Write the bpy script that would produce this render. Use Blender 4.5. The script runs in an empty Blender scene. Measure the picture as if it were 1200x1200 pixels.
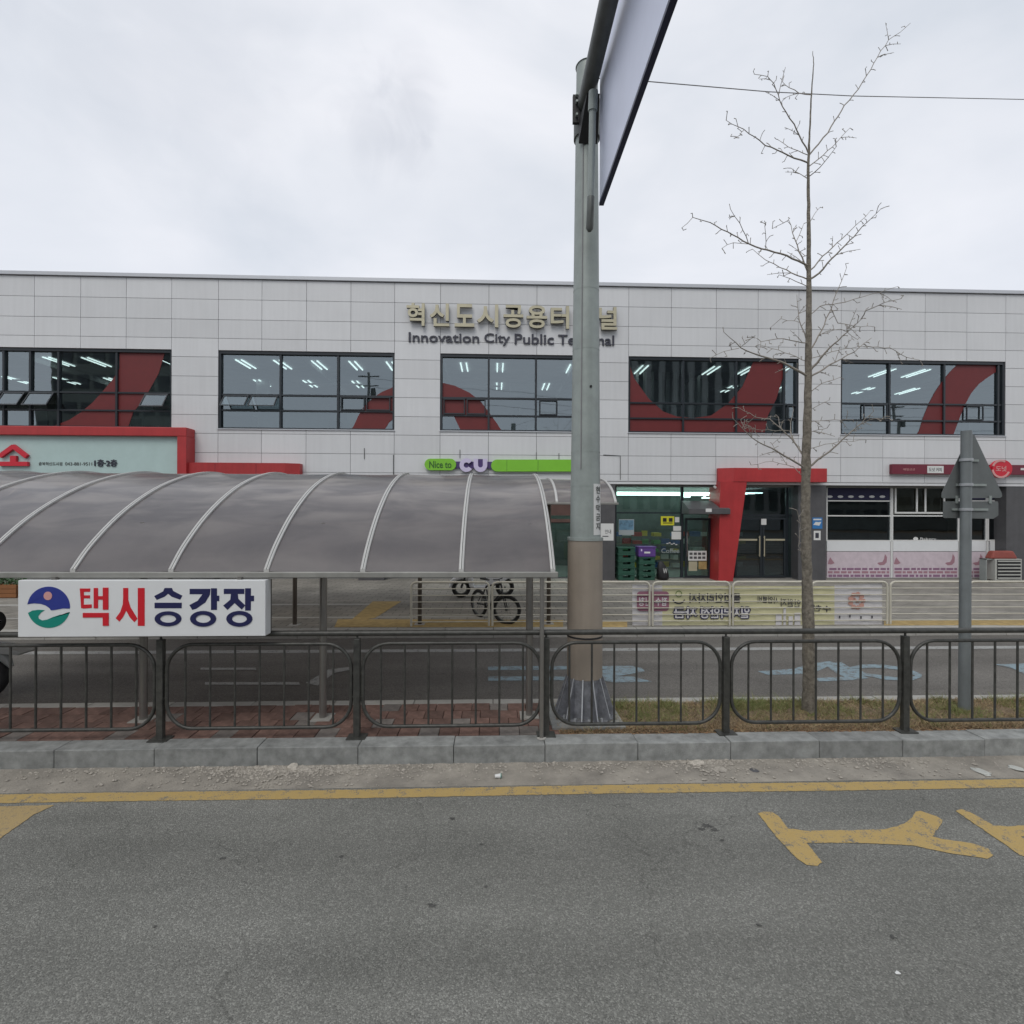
import bpy, math, random
import numpy as np
from mathutils import Matrix, Vector
random.seed(7); rng = np.random.default_rng(7)
R = math.radians
sc = bpy.context.scene
col = sc.collection

# ------------------------------------------------------------------ camera
CAMH = 2.6
YAW, ROLL = 0.0355, 0.0038
cam = bpy.data.cameras.new('camera'); cam.sensor_width = 36; cam.lens = 18.0
cam.clip_start = 0.05; cam.clip_end = 2000
co = bpy.data.objects.new('camera', cam); col.objects.link(co)
M3 = Matrix.Rotation(-YAW, 3, 'Z') @ Matrix.Rotation(R(90), 3, 'X') @ Matrix.Rotation(ROLL, 3, 'Z')
co.matrix_world = Matrix.Translation((0, 0, CAMH)) @ M3.to_4x4()
sc.camera = co

# ------------------------------------------------------------------ sky, sun, exposure
SUN_EL, SUN_AZ = R(52), R(200)          # behind the camera, a little to the left
w = bpy.data.worlds.new('World'); sc.world = w; w.use_nodes = True
nt = w.node_tree; nt.nodes.clear()
N = nt.nodes.new; L = nt.links.new
out = N('ShaderNodeOutputWorld')
sky = N('ShaderNodeTexSky'); sky.sky_type = 'NISHITA'; sky.sun_disc = False
sky.sun_elevation = SUN_EL; sky.sun_rotation = SUN_AZ
bg1 = N('ShaderNodeBackground'); bg1.inputs[1].default_value = 0.10; L(sky.outputs[0], bg1.inputs[0])
tc = N('ShaderNodeTexCoord'); mp = N('ShaderNodeMapping'); mp.inputs['Scale'].default_value = (1, 1, 2.2)
L(tc.outputs['Generated'], mp.inputs[0])
nz = N('ShaderNodeTexNoise'); nz.inputs['Scale'].default_value = 2.1; nz.inputs['Detail'].default_value = 5
nz.inputs['Roughness'].default_value = 0.5; nz.inputs['Distortion'].default_value = 0.35
L(mp.outputs[0], nz.inputs['Vector'])
cr = N('ShaderNodeValToRGB')
cr.color_ramp.elements[0].position = 0.32; cr.color_ramp.elements[0].color = (0.635, 0.675, 0.74, 1)
cr.color_ramp.elements[1].position = 0.66; cr.color_ramp.elements[1].color = (0.845, 0.855, 0.90, 1)
L(nz.outputs['Fac'], cr.inputs[0])
sx = N('ShaderNodeSeparateXYZ'); L(tc.outputs['Generated'], sx.inputs[0])
hr = N('ShaderNodeMapRange'); hr.inputs[1].default_value = 0.12; hr.inputs[2].default_value = 0.55
hr.inputs[3].default_value = 0.55; hr.inputs[4].default_value = 0.0
L(sx.outputs['Z'], hr.inputs[0])
mxh = N('ShaderNodeMix'); mxh.data_type = 'RGBA'
cur = cr.outputs[0]
for (px_, py_, rad_, dk_) in ((482, 108, .050, .05), (455, 150, .062, .055), (470, 170, .03, .03), (200, 60, .16, .035)):
    dv = (M3 @ Vector((px_ - 600, 600 - py_, -600))).normalized()
    nd = N('ShaderNodeTexNoise'); nd.inputs['Scale'].default_value = 14; nd.inputs['Distortion'].default_value = .8; nd.inputs['Detail'].default_value = 4; L(tc.outputs['Generated'], nd.inputs['Vector'])
    vm = N('ShaderNodeVectorMath'); vm.operation = 'DISTANCE'; vm.inputs[1].default_value = dv; L(tc.outputs['Generated'], vm.inputs[0])
    ad = N('ShaderNodeMath'); ad.operation = 'MULTIPLY_ADD'; L(nd.outputs['Fac'], ad.inputs[0]); ad.inputs[1].default_value = -rad_ * 1.9; L(vm.outputs['Value'], ad.inputs[2])
    rg = N('ShaderNodeMapRange'); rg.interpolation_type = 'SMOOTHSTEP'; rg.inputs[1].default_value = -rad_ * .9; rg.inputs[2].default_value = rad_ * .5
    rg.inputs[3].default_value = dk_ * 2.8; rg.inputs[4].default_value = 0; L(ad.outputs[0], rg.inputs[0])
    mk = N('ShaderNodeMix'); mk.data_type = 'RGBA'; L(rg.outputs[0], mk.inputs[0]); L(cur, mk.inputs[6]); mk.inputs[7].default_value = (0.2, 0.24, 0.33, 1); cur = mk.outputs[2]
L(hr.outputs[0], mxh.inputs[0]); L(cur, mxh.inputs[6]); mxh.inputs[7].default_value = (0.83, 0.85, 0.915, 1)
bg2 = N('ShaderNodeBackground'); bg2.inputs[1].default_value = 1.0; L(mxh.outputs[2], bg2.inputs[0])
ms = N('ShaderNodeMixShader'); ms.inputs[0].default_value = 0.93
L(bg1.outputs[0], ms.inputs[1]); L(bg2.outputs[0], ms.inputs[2]); L(ms.outputs[0], out.inputs[0])
sun = bpy.data.lights.new('sun', 'SUN'); sun.energy = 1.15; sun.angle = R(30); sun.color = (1, 0.95, 0.88)
so = bpy.data.objects.new('sun', sun); col.objects.link(so)
sd = Vector((math.sin(SUN_AZ) * math.cos(SUN_EL), math.cos(SUN_AZ) * math.cos(SUN_EL), math.sin(SUN_EL)))
so.rotation_euler = sd.to_track_quat('Z', 'Y').to_euler()
sc.view_settings.view_transform = 'Standard'; sc.view_settings.look = 'None'
sc.view_settings.exposure = 0.16; sc.view_settings.gamma = 1.0; sc.view_settings.use_curve_mapping = False

# ------------------------------------------------------------------ helpers
def at(px, py, Y=None, Z=None):
    d = M3 @ Vector((px - 600, 600 - py, -600))
    t = (Y / d.y) if Y is not None else ((Z - CAMH) / d.z)
    return Vector((d.x * t, d.y * t, CAMH + d.z * t))
def X(px, Y, py=600): return at(px, py, Y=Y).x
def Z(px, py, Y): return at(px, py, Y=Y).z

def tag(o, label=None, cat=None, group=None, kind=None):
    if label: o['label'] = label
    if cat: o['category'] = cat
    if group: o['group'] = group
    if kind: o['kind'] = kind
    return o
def thing(name, loc, label, cat, group=None, rz=0):
    o = bpy.data.objects.new(name, None); o.empty_display_size = 0.1
    col.objects.link(o); o.location = loc; o.rotation_euler = (0, 0, rz)
    return tag(o, label, cat, group)
def origin(p):
    v = Vector((0, 0, 0))
    while p is not None:
        v += p.location; p = p.parent
    return v
def place(name, me, parent=None, local=False):
    o = bpy.data.objects.new(name, me); col.objects.link(o)
    if parent is not None:
        o.parent = parent
        if not local:
            o.location = -origin(parent) if parent.parent is None else Vector((0, 0, 0)) - (origin(parent))
    return o

class MB:
    def __init__(s): s.v = []; s.f = []; s.sm = []
    def add(s, vs, fs, smooth=False):
        b = len(s.v); s.v += [tuple(p) for p in vs]
        s.f += [tuple(b + i for i in f) for f in fs]; s.sm += [smooth] * len(fs); return s
    def box(s, x0, y0, z0, x1, y1, z1):
        if x0 > x1: x0, x1 = x1, x0
        if y0 > y1: y0, y1 = y1, y0
        if z0 > z1: z0, z1 = z1, z0
        return s.add([(x0,y0,z0),(x1,y0,z0),(x1,y1,z0),(x0,y1,z0),(x0,y0,z1),(x1,y0,z1),(x1,y1,z1),(x0,y1,z1)],
              [(0,3,2,1),(4,5,6,7),(0,1,5,4),(1,2,6,5),(2,3,7,6),(3,0,4,7)])
    def tube(s, pts, r, n=10, caps=True, closed=False):
        pts = [Vector(p) for p in pts]; m = len(pts)
        rs = r if isinstance(r, (list, tuple)) else [r] * m
        ref = None; vs = []
        for i, p in enumerate(pts):
            a = pts[(i - 1) % m] if (closed or i > 0) else p
            b = pts[(i + 1) % m] if (closed or i < m - 1) else p
            t = (b - a).normalized()
            if ref is None:
                ref = Vector((0, 0, 1)) if abs(t.z) < 0.9 else Vector((0, 1, 0))
            u = (ref - t * ref.dot(t)).normalized(); ref = u; q = t.cross(u)
            for k in range(n):
                an = 2 * math.pi * k / n
                vs.append(p + (u * math.cos(an) + q * math.sin(an)) * rs[i])
        fs = []
        for i in range(m if closed else m - 1):
            j = (i + 1) % m
            for k in range(n):
                l = (k + 1) % n
                fs.append((i*n+k, i*n+l, j*n+l, j*n+k))
        s.add(vs, fs, True)
        if caps and not closed:
            s.add(vs[:n], [tuple(range(n))[::-1]]); s.add(vs[-n:], [tuple(range(n))])
        return s
    def prism(s, poly, y0, y1):      # poly in x,z ; thickness along y
        n = len(poly)
        vs = [(x, y0, z) for x, z in poly] + [(x, y1, z) for x, z in poly]
        fs = [tuple(range(n)), tuple(range(2*n-1, n-1, -1))] + [(i, n+i, n+(i+1)%n, (i+1)%n) for i in range(n)]
        return s.add(vs, fs)
    def slab(s, poly, z0, z1):       # poly in x,y
        n = len(poly)
        vs = [(x, y, z0) for x, y in poly] + [(x, y, z1) for x, y in poly]
        fs = [tuple(range(n))[::-1], tuple(range(n, 2*n))] + [(i, (i+1)%n, n+(i+1)%n, n+i) for i in range(n)]
        return s.add(vs, fs)
    def sheet(s, pts): return s.add(pts, [tuple(range(len(pts)))])
    def mesh(s, name, mat):
        me = bpy.data.meshes.new(name); me.from_pydata(s.v, [], s.f)
        if any(s.sm): me.polygons.foreach_set('use_smooth', s.sm)
        for m in (mat if isinstance(mat, (list, tuple)) else [mat]): me.materials.append(m)
        me.update(); return me
    def build(s, name, mat, parent=None, local=False, bevel=0):
        o = place(name, s.mesh(name, mat), parent, local)
        if bevel:
            b = o.modifiers.new('edge', 'BEVEL'); b.width = bevel; b.segments = 2; b.limit_method = 'ANGLE'
        return o
def box(name, mat, parent, *c, bevel=0, local=False): return MB().box(*c).build(name, mat, parent, local, bevel)

def mat(name, c, rough=0.6, metal=0.0, var=0.0, vs=3.0, bump=0.0, bs=60.0, c2=None, rnd=0.0, spec=0.5, streak=0.0, detail=4):
    m = bpy.data.materials.new(name); m.use_nodes = True; t = m.node_tree; n = t.nodes; l = t.links
    p = n['Principled BSDF']; p.inputs['Roughness'].default_value = rough; p.inputs['Metallic'].default_value = metal
    p.inputs['Specular IOR Level'].default_value = spec
    p.inputs['Base Color'].default_value = (*c, 1)
    tcn = n.new('ShaderNodeTexCoord'); src = None
    if var or c2:
        nz = n.new('ShaderNodeTexNoise'); nz.inputs['Scale'].default_value = vs; nz.inputs['Detail'].default_value = detail
        nz.inputs['Roughness'].default_value = 0.65; l.new(tcn.outputs['Object'], nz.inputs['Vector'])
        rp = n.new('ShaderNodeValToRGB'); rp.color_ramp.elements[0].position = 0.3; rp.color_ramp.elements[1].position = 0.7
        a = c2 if c2 else tuple(x * (1 - var) for x in c)
        rp.color_ramp.elements[0].color = (*a, 1); rp.color_ramp.elements[1].color = (*(c if c2 else tuple(min(1, x * (1 + var * .5)) for x in c)), 1)
        l.new(nz.outputs['Fac'], rp.inputs[0]); src = rp.outputs[0]
    if streak:
        mpn = n.new('ShaderNodeMapping'); mpn.inputs['Scale'].default_value = (9, 9, 0.5); l.new(tcn.outputs['Object'], mpn.inputs[0])
        n3 = n.new('ShaderNodeTexNoise'); n3.inputs['Scale'].default_value = 1.0; n3.inputs['Detail'].default_value = 6
        l.new(mpn.outputs[0], n3.inputs['Vector'])
        mr = n.new('ShaderNodeMapRange'); mr.inputs[1].default_value = .35; mr.inputs[2].default_value = .75
        mr.inputs[3].default_value = 1.0; mr.inputs[4].default_value = 1 - streak; l.new(n3.outputs['Fac'], mr.inputs[0])
        hv = n.new('ShaderNodeHueSaturation'); l.new(mr.outputs[0], hv.inputs['Value'])
        if src: l.new(src, hv.inputs['Color'])
        else: hv.inputs['Color'].default_value = (*c, 1)
        src = hv.outputs[0]
    if rnd:
        oi = n.new('ShaderNodeObjectInfo'); mr = n.new('ShaderNodeMapRange')
        mr.inputs[3].default_value = 1 - rnd; mr.inputs[4].default_value = 1 + rnd; l.new(oi.outputs['Random'], mr.inputs[0])
        hv = n.new('ShaderNodeHueSaturation'); l.new(mr.outputs[0], hv.inputs['Value'])
        if src: l.new(src, hv.inputs['Color'])
        else: hv.inputs['Color'].default_value = (*c, 1)
        src = hv.outputs[0]
    if src: l.new(src, p.inputs['Base Color'])
    if bump:
        n2 = n.new('ShaderNodeTexNoise'); n2.inputs['Scale'].default_value = bs; n2.inputs['Detail'].default_value = 3
        l.new(tcn.outputs['Object'], n2.inputs['Vector'])
        b = n.new('ShaderNodeBump'); b.inputs['Strength'].default_value = bump; b.inputs['Distance'].default_value = 0.01
        l.new(n2.outputs['Fac'], b.inputs['Height']); l.new(b.outputs[0], p.inputs['Normal'])
    return m
def glass_mat(name, tint, refl, gloss=(0.9, 0.95, 1.0)):
    m = bpy.data.materials.new(name); m.use_nodes = True; t = m.node_tree; n = t.nodes; l = t.links; n.clear()
    o = n.new('ShaderNodeOutputMaterial'); tr = n.new('ShaderNodeBsdfTransparent'); tr.inputs[0].default_value = (*tint, 1)
    g = n.new('ShaderNodeBsdfGlossy'); g.inputs['Roughness'].default_value = 0.015; g.inputs['Color'].default_value = (*gloss, 1)
    f = n.new('ShaderNodeFresnel'); f.inputs[0].default_value = 1.5
    mr = n.new('ShaderNodeMapRange'); mr.inputs[1].default_value = 0.04; mr.inputs[2].default_value = 1
    mr.inputs[3].default_value = refl; mr.inputs[4].default_value = 1; l.new(f.outputs[0], mr.inputs[0])
    tcn = n.new('ShaderNodeTexCoord'); nz = n.new('ShaderNodeTexNoise'); nz.inputs['Scale'].default_value = 0.9
    l.new(tcn.outputs['Object'], nz.inputs['Vector']); bp = n.new('ShaderNodeBump'); bp.inputs['Strength'].default_value = 0.15
    bp.inputs['Distance'].default_value = 0.01; l.new(nz.outputs['Fac'], bp.inputs['Height']); l.new(bp.outputs[0], g.inputs['Normal'])
    mx = n.new('ShaderNodeMixShader'); l.new(mr.outputs[0], mx.inputs[0]); l.new(tr.outputs[0], mx.inputs[1]); l.new(g.outputs[0], mx.inputs[2])
    l.new(mx.outputs[0], o.inputs[0]); return m
def emit(name, c, s):
    m = bpy.data.materials.new(name); m.use_nodes = True; p = m.node_tree.nodes['Principled BSDF']
    p.inputs['Base Color'].default_value = (.8, .8, .8, 1); p.inputs['Emission Color'].default_value = (*c, 1); p.inputs['Emission Strength'].default_value = s
    return m

# ---- asphalt with stone chips, stains and fine relief
def asphalt(name, dark, light, chip, vsc=75):
    m = bpy.data.materials.new(name); m.use_nodes = True; t = m.node_tree; n = t.nodes; l = t.links
    p = n['Principled BSDF']; p.inputs['Roughness'].default_value = 0.88; p.inputs['Specular IOR Level'].default_value = 0.25
    tcn = n.new('ShaderNodeTexCoord')
    big = n.new('ShaderNodeTexNoise'); big.inputs['Scale'].default_value = 0.7; big.inputs['Detail'].default_value = 6; big.inputs['Roughness'].default_value = 0.6
    l.new(tcn.outputs['Object'], big.inputs['Vector'])
    r1 = n.new('ShaderNodeValToRGB'); r1.color_ramp.elements[0].position = .3; r1.color_ramp.elements[1].position = .72
    r1.color_ramp.elements[0].color = (*dark, 1); r1.color_ramp.elements[1].color = (*light, 1); l.new(big.outputs['Fac'], r1.inputs[0])
    vo = n.new('ShaderNodeTexVoronoi'); vo.inputs['Scale'].default_value = vsc; l.new(tcn.outputs['Object'], vo.inputs['Vector'])
    sp = n.new('ShaderNodeSeparateColor'); l.new(vo.outputs['Color'], sp.inputs[0])
    r2 = n.new('ShaderNodeValToRGB'); e = r2.color_ramp.elements; e[0].position = 0; e[0].color = (0.68,)*3 + (1,); e[1].position = 1; e[1].color = (chip,)*3 + (1,)
    q = e.new(.72); q.color = (1, 1, 1, 1); q = e.new(.3); q.color = (.85, .85, .85, 1)
    l.new(sp.outputs[0], r2.inputs[0])
    mx = n.new('ShaderNodeMix'); mx.data_type = 'RGBA'; mx.blend_type = 'MULTIPLY'; mx.inputs[0].default_value = 1
    l.new(r1.outputs[0], mx.inputs[6]); l.new(r2.outputs[0], mx.inputs[7])
    st = n.new('ShaderNodeTexNoise'); st.inputs['Scale'].default_value = 3.3; st.inputs['Detail'].default_value = 7; st.inputs['Roughness'].default_value = .7
    l.new(tcn.outputs['Object'], st.inputs['Vector'])
    r3 = n.new('ShaderNodeValToRGB'); r3.color_ramp.elements[0].position = .26; r3.color_ramp.elements[1].position = .33
    r3.color_ramp.elements[0].color = (.45, .43, .42, 1); r3.color_ramp.elements[1].color = (1, 1, 1, 1); l.new(st.outputs['Fac'], r3.inputs[0])
    m2 = n.new('ShaderNodeMix'); m2.data_type = 'RGBA'; m2.blend_type = 'MULTIPLY'; m2.inputs[0].default_value = 1
    l.new(mx.outputs[2], m2.inputs[6]); l.new(r3.outputs[0], m2.inputs[7]); # long tyre-worn bands along the road and hairline cracks
    mpw = n.new('ShaderNodeMapping'); mpw.inputs['Scale'].default_value = (.12, 1.1, 1); l.new(tcn.outputs['Object'], mpw.inputs[0])
    wn = n.new('ShaderNodeTexNoise'); wn.inputs['Scale'].default_value = 1.3; wn.inputs['Detail'].default_value = 4; l.new(mpw.outputs[0], wn.inputs['Vector'])
    wr = n.new('ShaderNodeMapRange'); wr.inputs[1].default_value = .35; wr.inputs[2].default_value = .65; wr.inputs[3].default_value = .86; wr.inputs[4].default_value = 1.12; l.new(wn.outputs['Fac'], wr.inputs[0])
    ck = n.new('ShaderNodeTexVoronoi'); ck.feature = 'DISTANCE_TO_EDGE'; ck.inputs['Scale'].default_value = .55
    ds_ = n.new('ShaderNodeTexNoise'); ds_.inputs['Scale'].default_value = 2.2; ds_.inputs['Detail'].default_value = 8; l.new(tcn.outputs['Object'], ds_.inputs['Vector'])
    dv_ = n.new('ShaderNodeVectorMath'); dv_.operation = 'MULTIPLY_ADD'; l.new(ds_.outputs['Color'], dv_.inputs[0]); dv_.inputs[1].default_value = (.9, .9, 0); l.new(tcn.outputs['Object'], dv_.inputs[2]); l.new(dv_.outputs[0], ck.inputs['Vector'])
    cm = n.new('ShaderNodeMapRange'); cm.inputs[1].default_value = 0; cm.inputs[2].default_value = .0035; cm.inputs[3].default_value = .72; cm.inputs[4].default_value = 1; l.new(ck.outputs['Distance'], cm.inputs[0])
    wm = n.new('ShaderNodeMath'); wm.operation = 'MULTIPLY'; l.new(wr.outputs[0], wm.inputs[0]); l.new(cm.outputs[0], wm.inputs[1])
    hv = n.new('ShaderNodeHueSaturation'); l.new(wm.outputs[0], hv.inputs['Value']); l.new(m2.outputs[2], hv.inputs['Color'])
    l.new(hv.outputs[0], p.inputs['Base Color'])
    n2 = n.new('ShaderNodeTexNoise'); n2.inputs['Scale'].default_value = 110; n2.inputs['Detail'].default_value = 4
    l.new(tcn.outputs['Object'], n2.inputs['Vector'])
    ad = n.new('ShaderNodeMath'); l.new(n2.outputs['Fac'], ad.inputs[0]); l.new(vo.outputs['Distance'], ad.inputs[1]); ad.operation = 'SUBTRACT'
    b = n.new('ShaderNodeBump'); b.inputs['Strength'].default_value = 0.7; b.inputs['Distance'].default_value = 0.008
    l.new(ad.outputs[0], b.inputs['Height']); l.new(b.outputs[0], p.inputs['Normal'])
    return m
# ---- worn paint: breaks up to the asphalt beneath through noise
def paint(name, c, wear, under=(0.14, 0.14, 0.135), sc_=9):
    m = bpy.data.materials.new(name); m.use_nodes = True; t = m.node_tree; n = t.nodes; l = t.links
    p = n['Principled BSDF']; p.inputs['Roughness'].default_value = 0.75; p.inputs['Specular IOR Level'].default_value = 0.3
    tcn = n.new('ShaderNodeTexCoord'); nz = n.new('ShaderNodeTexNoise'); nz.inputs['Scale'].default_value = sc_; nz.inputs['Detail'].default_value = 9
    nz.inputs['Roughness'].default_value = .72; l.new(tcn.outputs['Object'], nz.inputs['Vector'])
    r = n.new('ShaderNodeValToRGB'); r.color_ramp.elements[0].position = wear - .04; r.color_ramp.elements[1].position = wear + .05
    r.color_ramp.elements[0].color = (*under, 1); r.color_ramp.elements[1].color = (*c, 1)
    q = r.color_ramp.elements.new(.75); q.color = (*[x * .8 for x in c], 1)
    nf = n.new('ShaderNodeTexNoise'); nf.inputs['Scale'].default_value = 95; nf.inputs['Detail'].default_value = 5; l.new(tcn.outputs['Object'], nf.inputs['Vector'])
    av = n.new('ShaderNodeMix'); av.data_type = 'FLOAT'; av.inputs[0].default_value = .42; l.new(nz.outputs['Fac'], av.inputs[2]); l.new(nf.outputs['Fac'], av.inputs[3])
    l.new(av.outputs[0], r.inputs[0]); l.new(r.outputs[0], p.inputs['Base Color'])
    n2 = n.new('ShaderNodeTexNoise'); n2.inputs['Scale'].default_value = 120; l.new(tcn.outputs['Object'], n2.inputs['Vector'])
    b = n.new('ShaderNodeBump'); b.inputs['Strength'].default_value = .5; b.inputs['Distance'].default_value = .006
    l.new(n2.outputs['Fac'], b.inputs['Height']); l.new(b.outputs[0], p.inputs['Normal']); return m
# ---- plaza pavers: offset block joints a few pixels wide, beyond where single blocks can be told apart
def pavers():
    m = bpy.data.materials.new('plaza_pavers'); m.use_nodes = True; t = m.node_tree; n = t.nodes; l = t.links
    p = n['Principled BSDF']; p.inputs['Roughness'].default_value = .85
    tcn = n.new('ShaderNodeTexCoord'); br = n.new('ShaderNodeTexBrick'); br.inputs['Scale'].default_value = 1
    br.inputs['Brick Width'].default_value = .4; br.inputs['Row Height'].default_value = .2; br.inputs['Mortar Size'].default_value = .009
    br.inputs['Color1'].default_value = (.27, .255, .225, 1); br.inputs['Color2'].default_value = (.21, .20, .175, 1); br.inputs['Mortar'].default_value = (.10, .095, .085, 1)
    l.new(tcn.outputs['Object'], br.inputs['Vector'])
    nz = n.new('ShaderNodeTexNoise'); nz.inputs['Scale'].default_value = .8; nz.inputs['Detail'].default_value = 6; l.new(tcn.outputs['Object'], nz.inputs['Vector'])
    mr = n.new('ShaderNodeMapRange'); mr.inputs[1].default_value = .3; mr.inputs[2].default_value = .7; mr.inputs[3].default_value = .75; mr.inputs[4].default_value = 1.15
    l.new(nz.outputs['Fac'], mr.inputs[0]); hv = n.new('ShaderNodeHueSaturation'); l.new(mr.outputs[0], hv.inputs['Value']); l.new(br.outputs['Color'], hv.inputs['Color'])
    l.new(hv.outputs[0], p.inputs['Base Color'])
    b = n.new('ShaderNodeBump'); b.inputs['Strength'].default_value = .6; b.inputs['Distance'].default_value = .006; b.invert = True
    l.new(br.outputs['Fac'], b.inputs['Height']); l.new(b.outputs[0], p.inputs['Normal']); return m

A = {}
A['asphalt'] = asphalt('asphalt', (.155, .157, .143), (.206, .207, .190), 1.5, 125)
A['asphalt2'] = asphalt('inner_asphalt', (.132, .125, .114), (.168, .160, .147), 1.3, 90)
A['yellow'] = paint('yellow_paint', (.41, .295, .115), .435)
A['yellow_worn'] = paint('worn_yellow_paint', (.36, .27, .13), .44, (.22, .18, .12), 24)
A['white_line'] = paint('white_paint', (.33, .335, .325), .45)
A['blue_paint'] = paint('pale_blue_paint', (.22, .30, .34), .47)
A['concrete_gutter'] = mat('gutter_concrete', (.34, .315, .27), .95, var=0, c2=(.17, .158, .137), vs=2.6, bump=.9, bs=55, detail=9)
A['kerb'] = mat('kerb_granite', (.26, .27, .262), .85, var=.42, vs=7, bump=.5, bs=160, rnd=.10, detail=9)
A['kerb_far'] = mat('pale_kerb', (.36, .355, .33), .85, var=.15, vs=8, rnd=.05)
A['soil'] = mat('dry_soil', (.24, .175, .105), .97, c2=(.10, .072, .045), vs=14, bump=1.0, bs=70, detail=8)
A['paver'] = mat('red_paver', (.175, .105, .085), .9, var=.4, vs=9, bump=.5, bs=120, rnd=.25)
A['paver_grey'] = mat('grey_paver', (.2, .18, .165), .9, var=.3, vs=9, bump=.5, bs=120, rnd=.2)
A['paver_bed'] = mat('paver_joint_sand', (.09, .07, .06), .98, var=.3, vs=20)
A['plaza'] = pavers()
A['tactile'] = mat('tactile_yellow', (.40, .29, .12), .85, var=.3, vs=6, rnd=.12)
A['panel'] = mat('aluminium_panel', (.615, .63, .645), .42, .0, var=.035, vs=.7, rnd=.045, streak=.05)
A['backing'] = mat('panel_backing', (.10, .10, .11), .8)
A['cap'] = mat('coping_metal', (.50, .52, .55), .4, .3)
A['frame'] = mat('dark_window_frame', (.016, .022, .028), .35)
A['red'] = mat('red_cladding', (.40, .032, .035), .42, var=.12, vs=2, rnd=.06, streak=.12)
A['film'] = mat('red_film', (.13, .012, .013), .5, var=.1)
A['glass'] = glass_mat('blue_grey_glass', (.40, .48, .49), .225, (.80, .92, .98))
A['shopglass'] = glass_mat('shop_glass', (.55, .66, .62), .08)
A['darkglass'] = glass_mat('dark_glass', (.40, .46, .49), .085)
A['mint'] = mat('mint_board', (.42, .55, .54), .45, var=.05)
A['black'] = mat('matte_black', (.012, .012, .014), .6)
A['rubber'] = mat('tyre_rubber', (.014, .014, .015), .8, bump=.3, bs=90)
A['darkgrey'] = mat('dark_grey_cladding', (.085, .085, .09), .5, var=.15, vs=3, rnd=.06, streak=.12)
A['brown'] = mat('brown_fascia', (.10, .055, .045), .6, var=.2)
A['whiteframe'] = mat('white_aluminium', (.62, .63, .62), .45, var=.05)
A['white'] = mat('white_board', (.68, .70, .71), .4, var=.04, vs=2)
A['paper'] = mat('paper', (.62, .63, .62), .8)
A['lilac'] = mat('lilac_print', (.56, .485, .53), .6, var=.12, vs=5)
A['plum'] = mat('plum_print', (.24, .13, .21), .6)
A['plumred'] = mat('rose_print', (.33, .18, .22), .6)
A['navy'] = mat('navy_fabric', (.022, .022, .06), .8)
A['interior'] = mat('interior_wall', (.42, .44, .44), .9, var=.25, vs=.9)
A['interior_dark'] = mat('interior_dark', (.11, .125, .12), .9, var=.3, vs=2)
A['floor'] = mat('interior_floor', (.22, .22, .21), .6)
A['tubelight'] = emit('fluorescent_tube', (.9, 1, .96), 2.0)
A['shoplight'] = emit('shop_light', (.75, 1, .93), 3.4)
A['green'] = mat('lime_sign', (.20, .52, .035), .4, var=.06)
A['greendark'] = mat('dark_green_print', (.03, .12, .02), .5)
A['lavender'] = mat('lavender_letter', (.58, .53, .72), .4)
A['purple'] = mat('purple_sign', (.075, .045, .16), .5)
A['gold'] = mat('champagne_letter_face', (.46, .43, .31), .4, .25, var=.1)
A['golddark'] = mat('letter_side', (.07, .062, .045), .5)
A['charcoal'] = mat('charcoal_letter', (.035, .037, .055), .5)
A['maroon'] = mat('maroon_sign', (.15, .012, .03), .4)
A['brightred'] = mat('red_print', (.55, .015, .035), .45)
A['signred'] = mat('sign_lettering_red', (.55, .008, .02), .45)
A['signnavy'] = mat('sign_lettering_navy', (.010, .012, .072), .45)
A['embblue'] = mat('emblem_blue', (.02, .035, .24), .45)
A['embteal'] = mat('emblem_teal', (.0, .22, .17), .45)
A['embpink'] = mat('emblem_pink', (.58, .30, .29), .5)
A['steel'] = mat('galvanised_steel', (.31, .35, .335), .5, .2, var=.14, vs=5, streak=.10)
A['steel_sign'] = mat('sign_post_steel', (.20, .222, .228), .5, .25, var=.14, vs=5, streak=.12)
A['steel_dark'] = mat('aged_steel', (.12, .13, .125), .5, .4, var=.25, vs=6)
A['wrap'] = mat('beige_wrap', (.29, .25, .205), .7, var=.10, vs=2.5, bump=.25, bs=60, streak=.12)
A['flange'] = mat('blue_grey_steel', (.23, .24, .265), .55, .2, var=.4, vs=12)
A['weld'] = mat('worn_edge', (.38, .40, .42), .5, .3)
A['fence'] = mat('railing_paint', (.058, .059, .054), .46, .2, var=.45, vs=14, rnd=.05)
A['inox'] = mat('stainless_tube', (.30, .29, .275), .32, .75, var=.1, vs=4)
A['inox2'] = mat('aged_tube', (.10, .085, .07), .4, .6, var=.2)
A['rib'] = mat('aluminium_rib', (.50, .50, .485), .45, .2, var=.06, vs=8)
A['eave'] = mat('eave_channel', (.30, .30, .28), .5, .3, var=.12, vs=3, streak=.15)
A['cream'] = mat('cream_barrier', (.52, .50, .42), .5, var=.12, vs=6)
A['banner'] = mat('yellow_banner', (.60, .58, .36), .8, var=.08, vs=4)
A['bannerwhite'] = mat('white_banner', (.60, .59, .60), .8, var=.08, vs=4)
A['bannerink'] = mat('banner_ink', (.045, .045, .06), .8)
A['bannernavy'] = mat('banner_navy', (.03, .03, .09), .8)
A['bannerpink'] = mat('banner_pink', (.52, .29, .24), .8)
A['bannerplum'] = mat('banner_plum', (.27, .12, .17), .8)
A['bannergreen'] = mat('banner_green', (.16, .22, .08), .8)
A['signback'] = mat('sign_back', (.165, .18, .18), .5, .4, var=.14, vs=5)
A['lavsheet'] = mat('gantry_sign_back', (.62, .66, .80), .35, .3, var=.07, vs=1.2)
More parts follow.
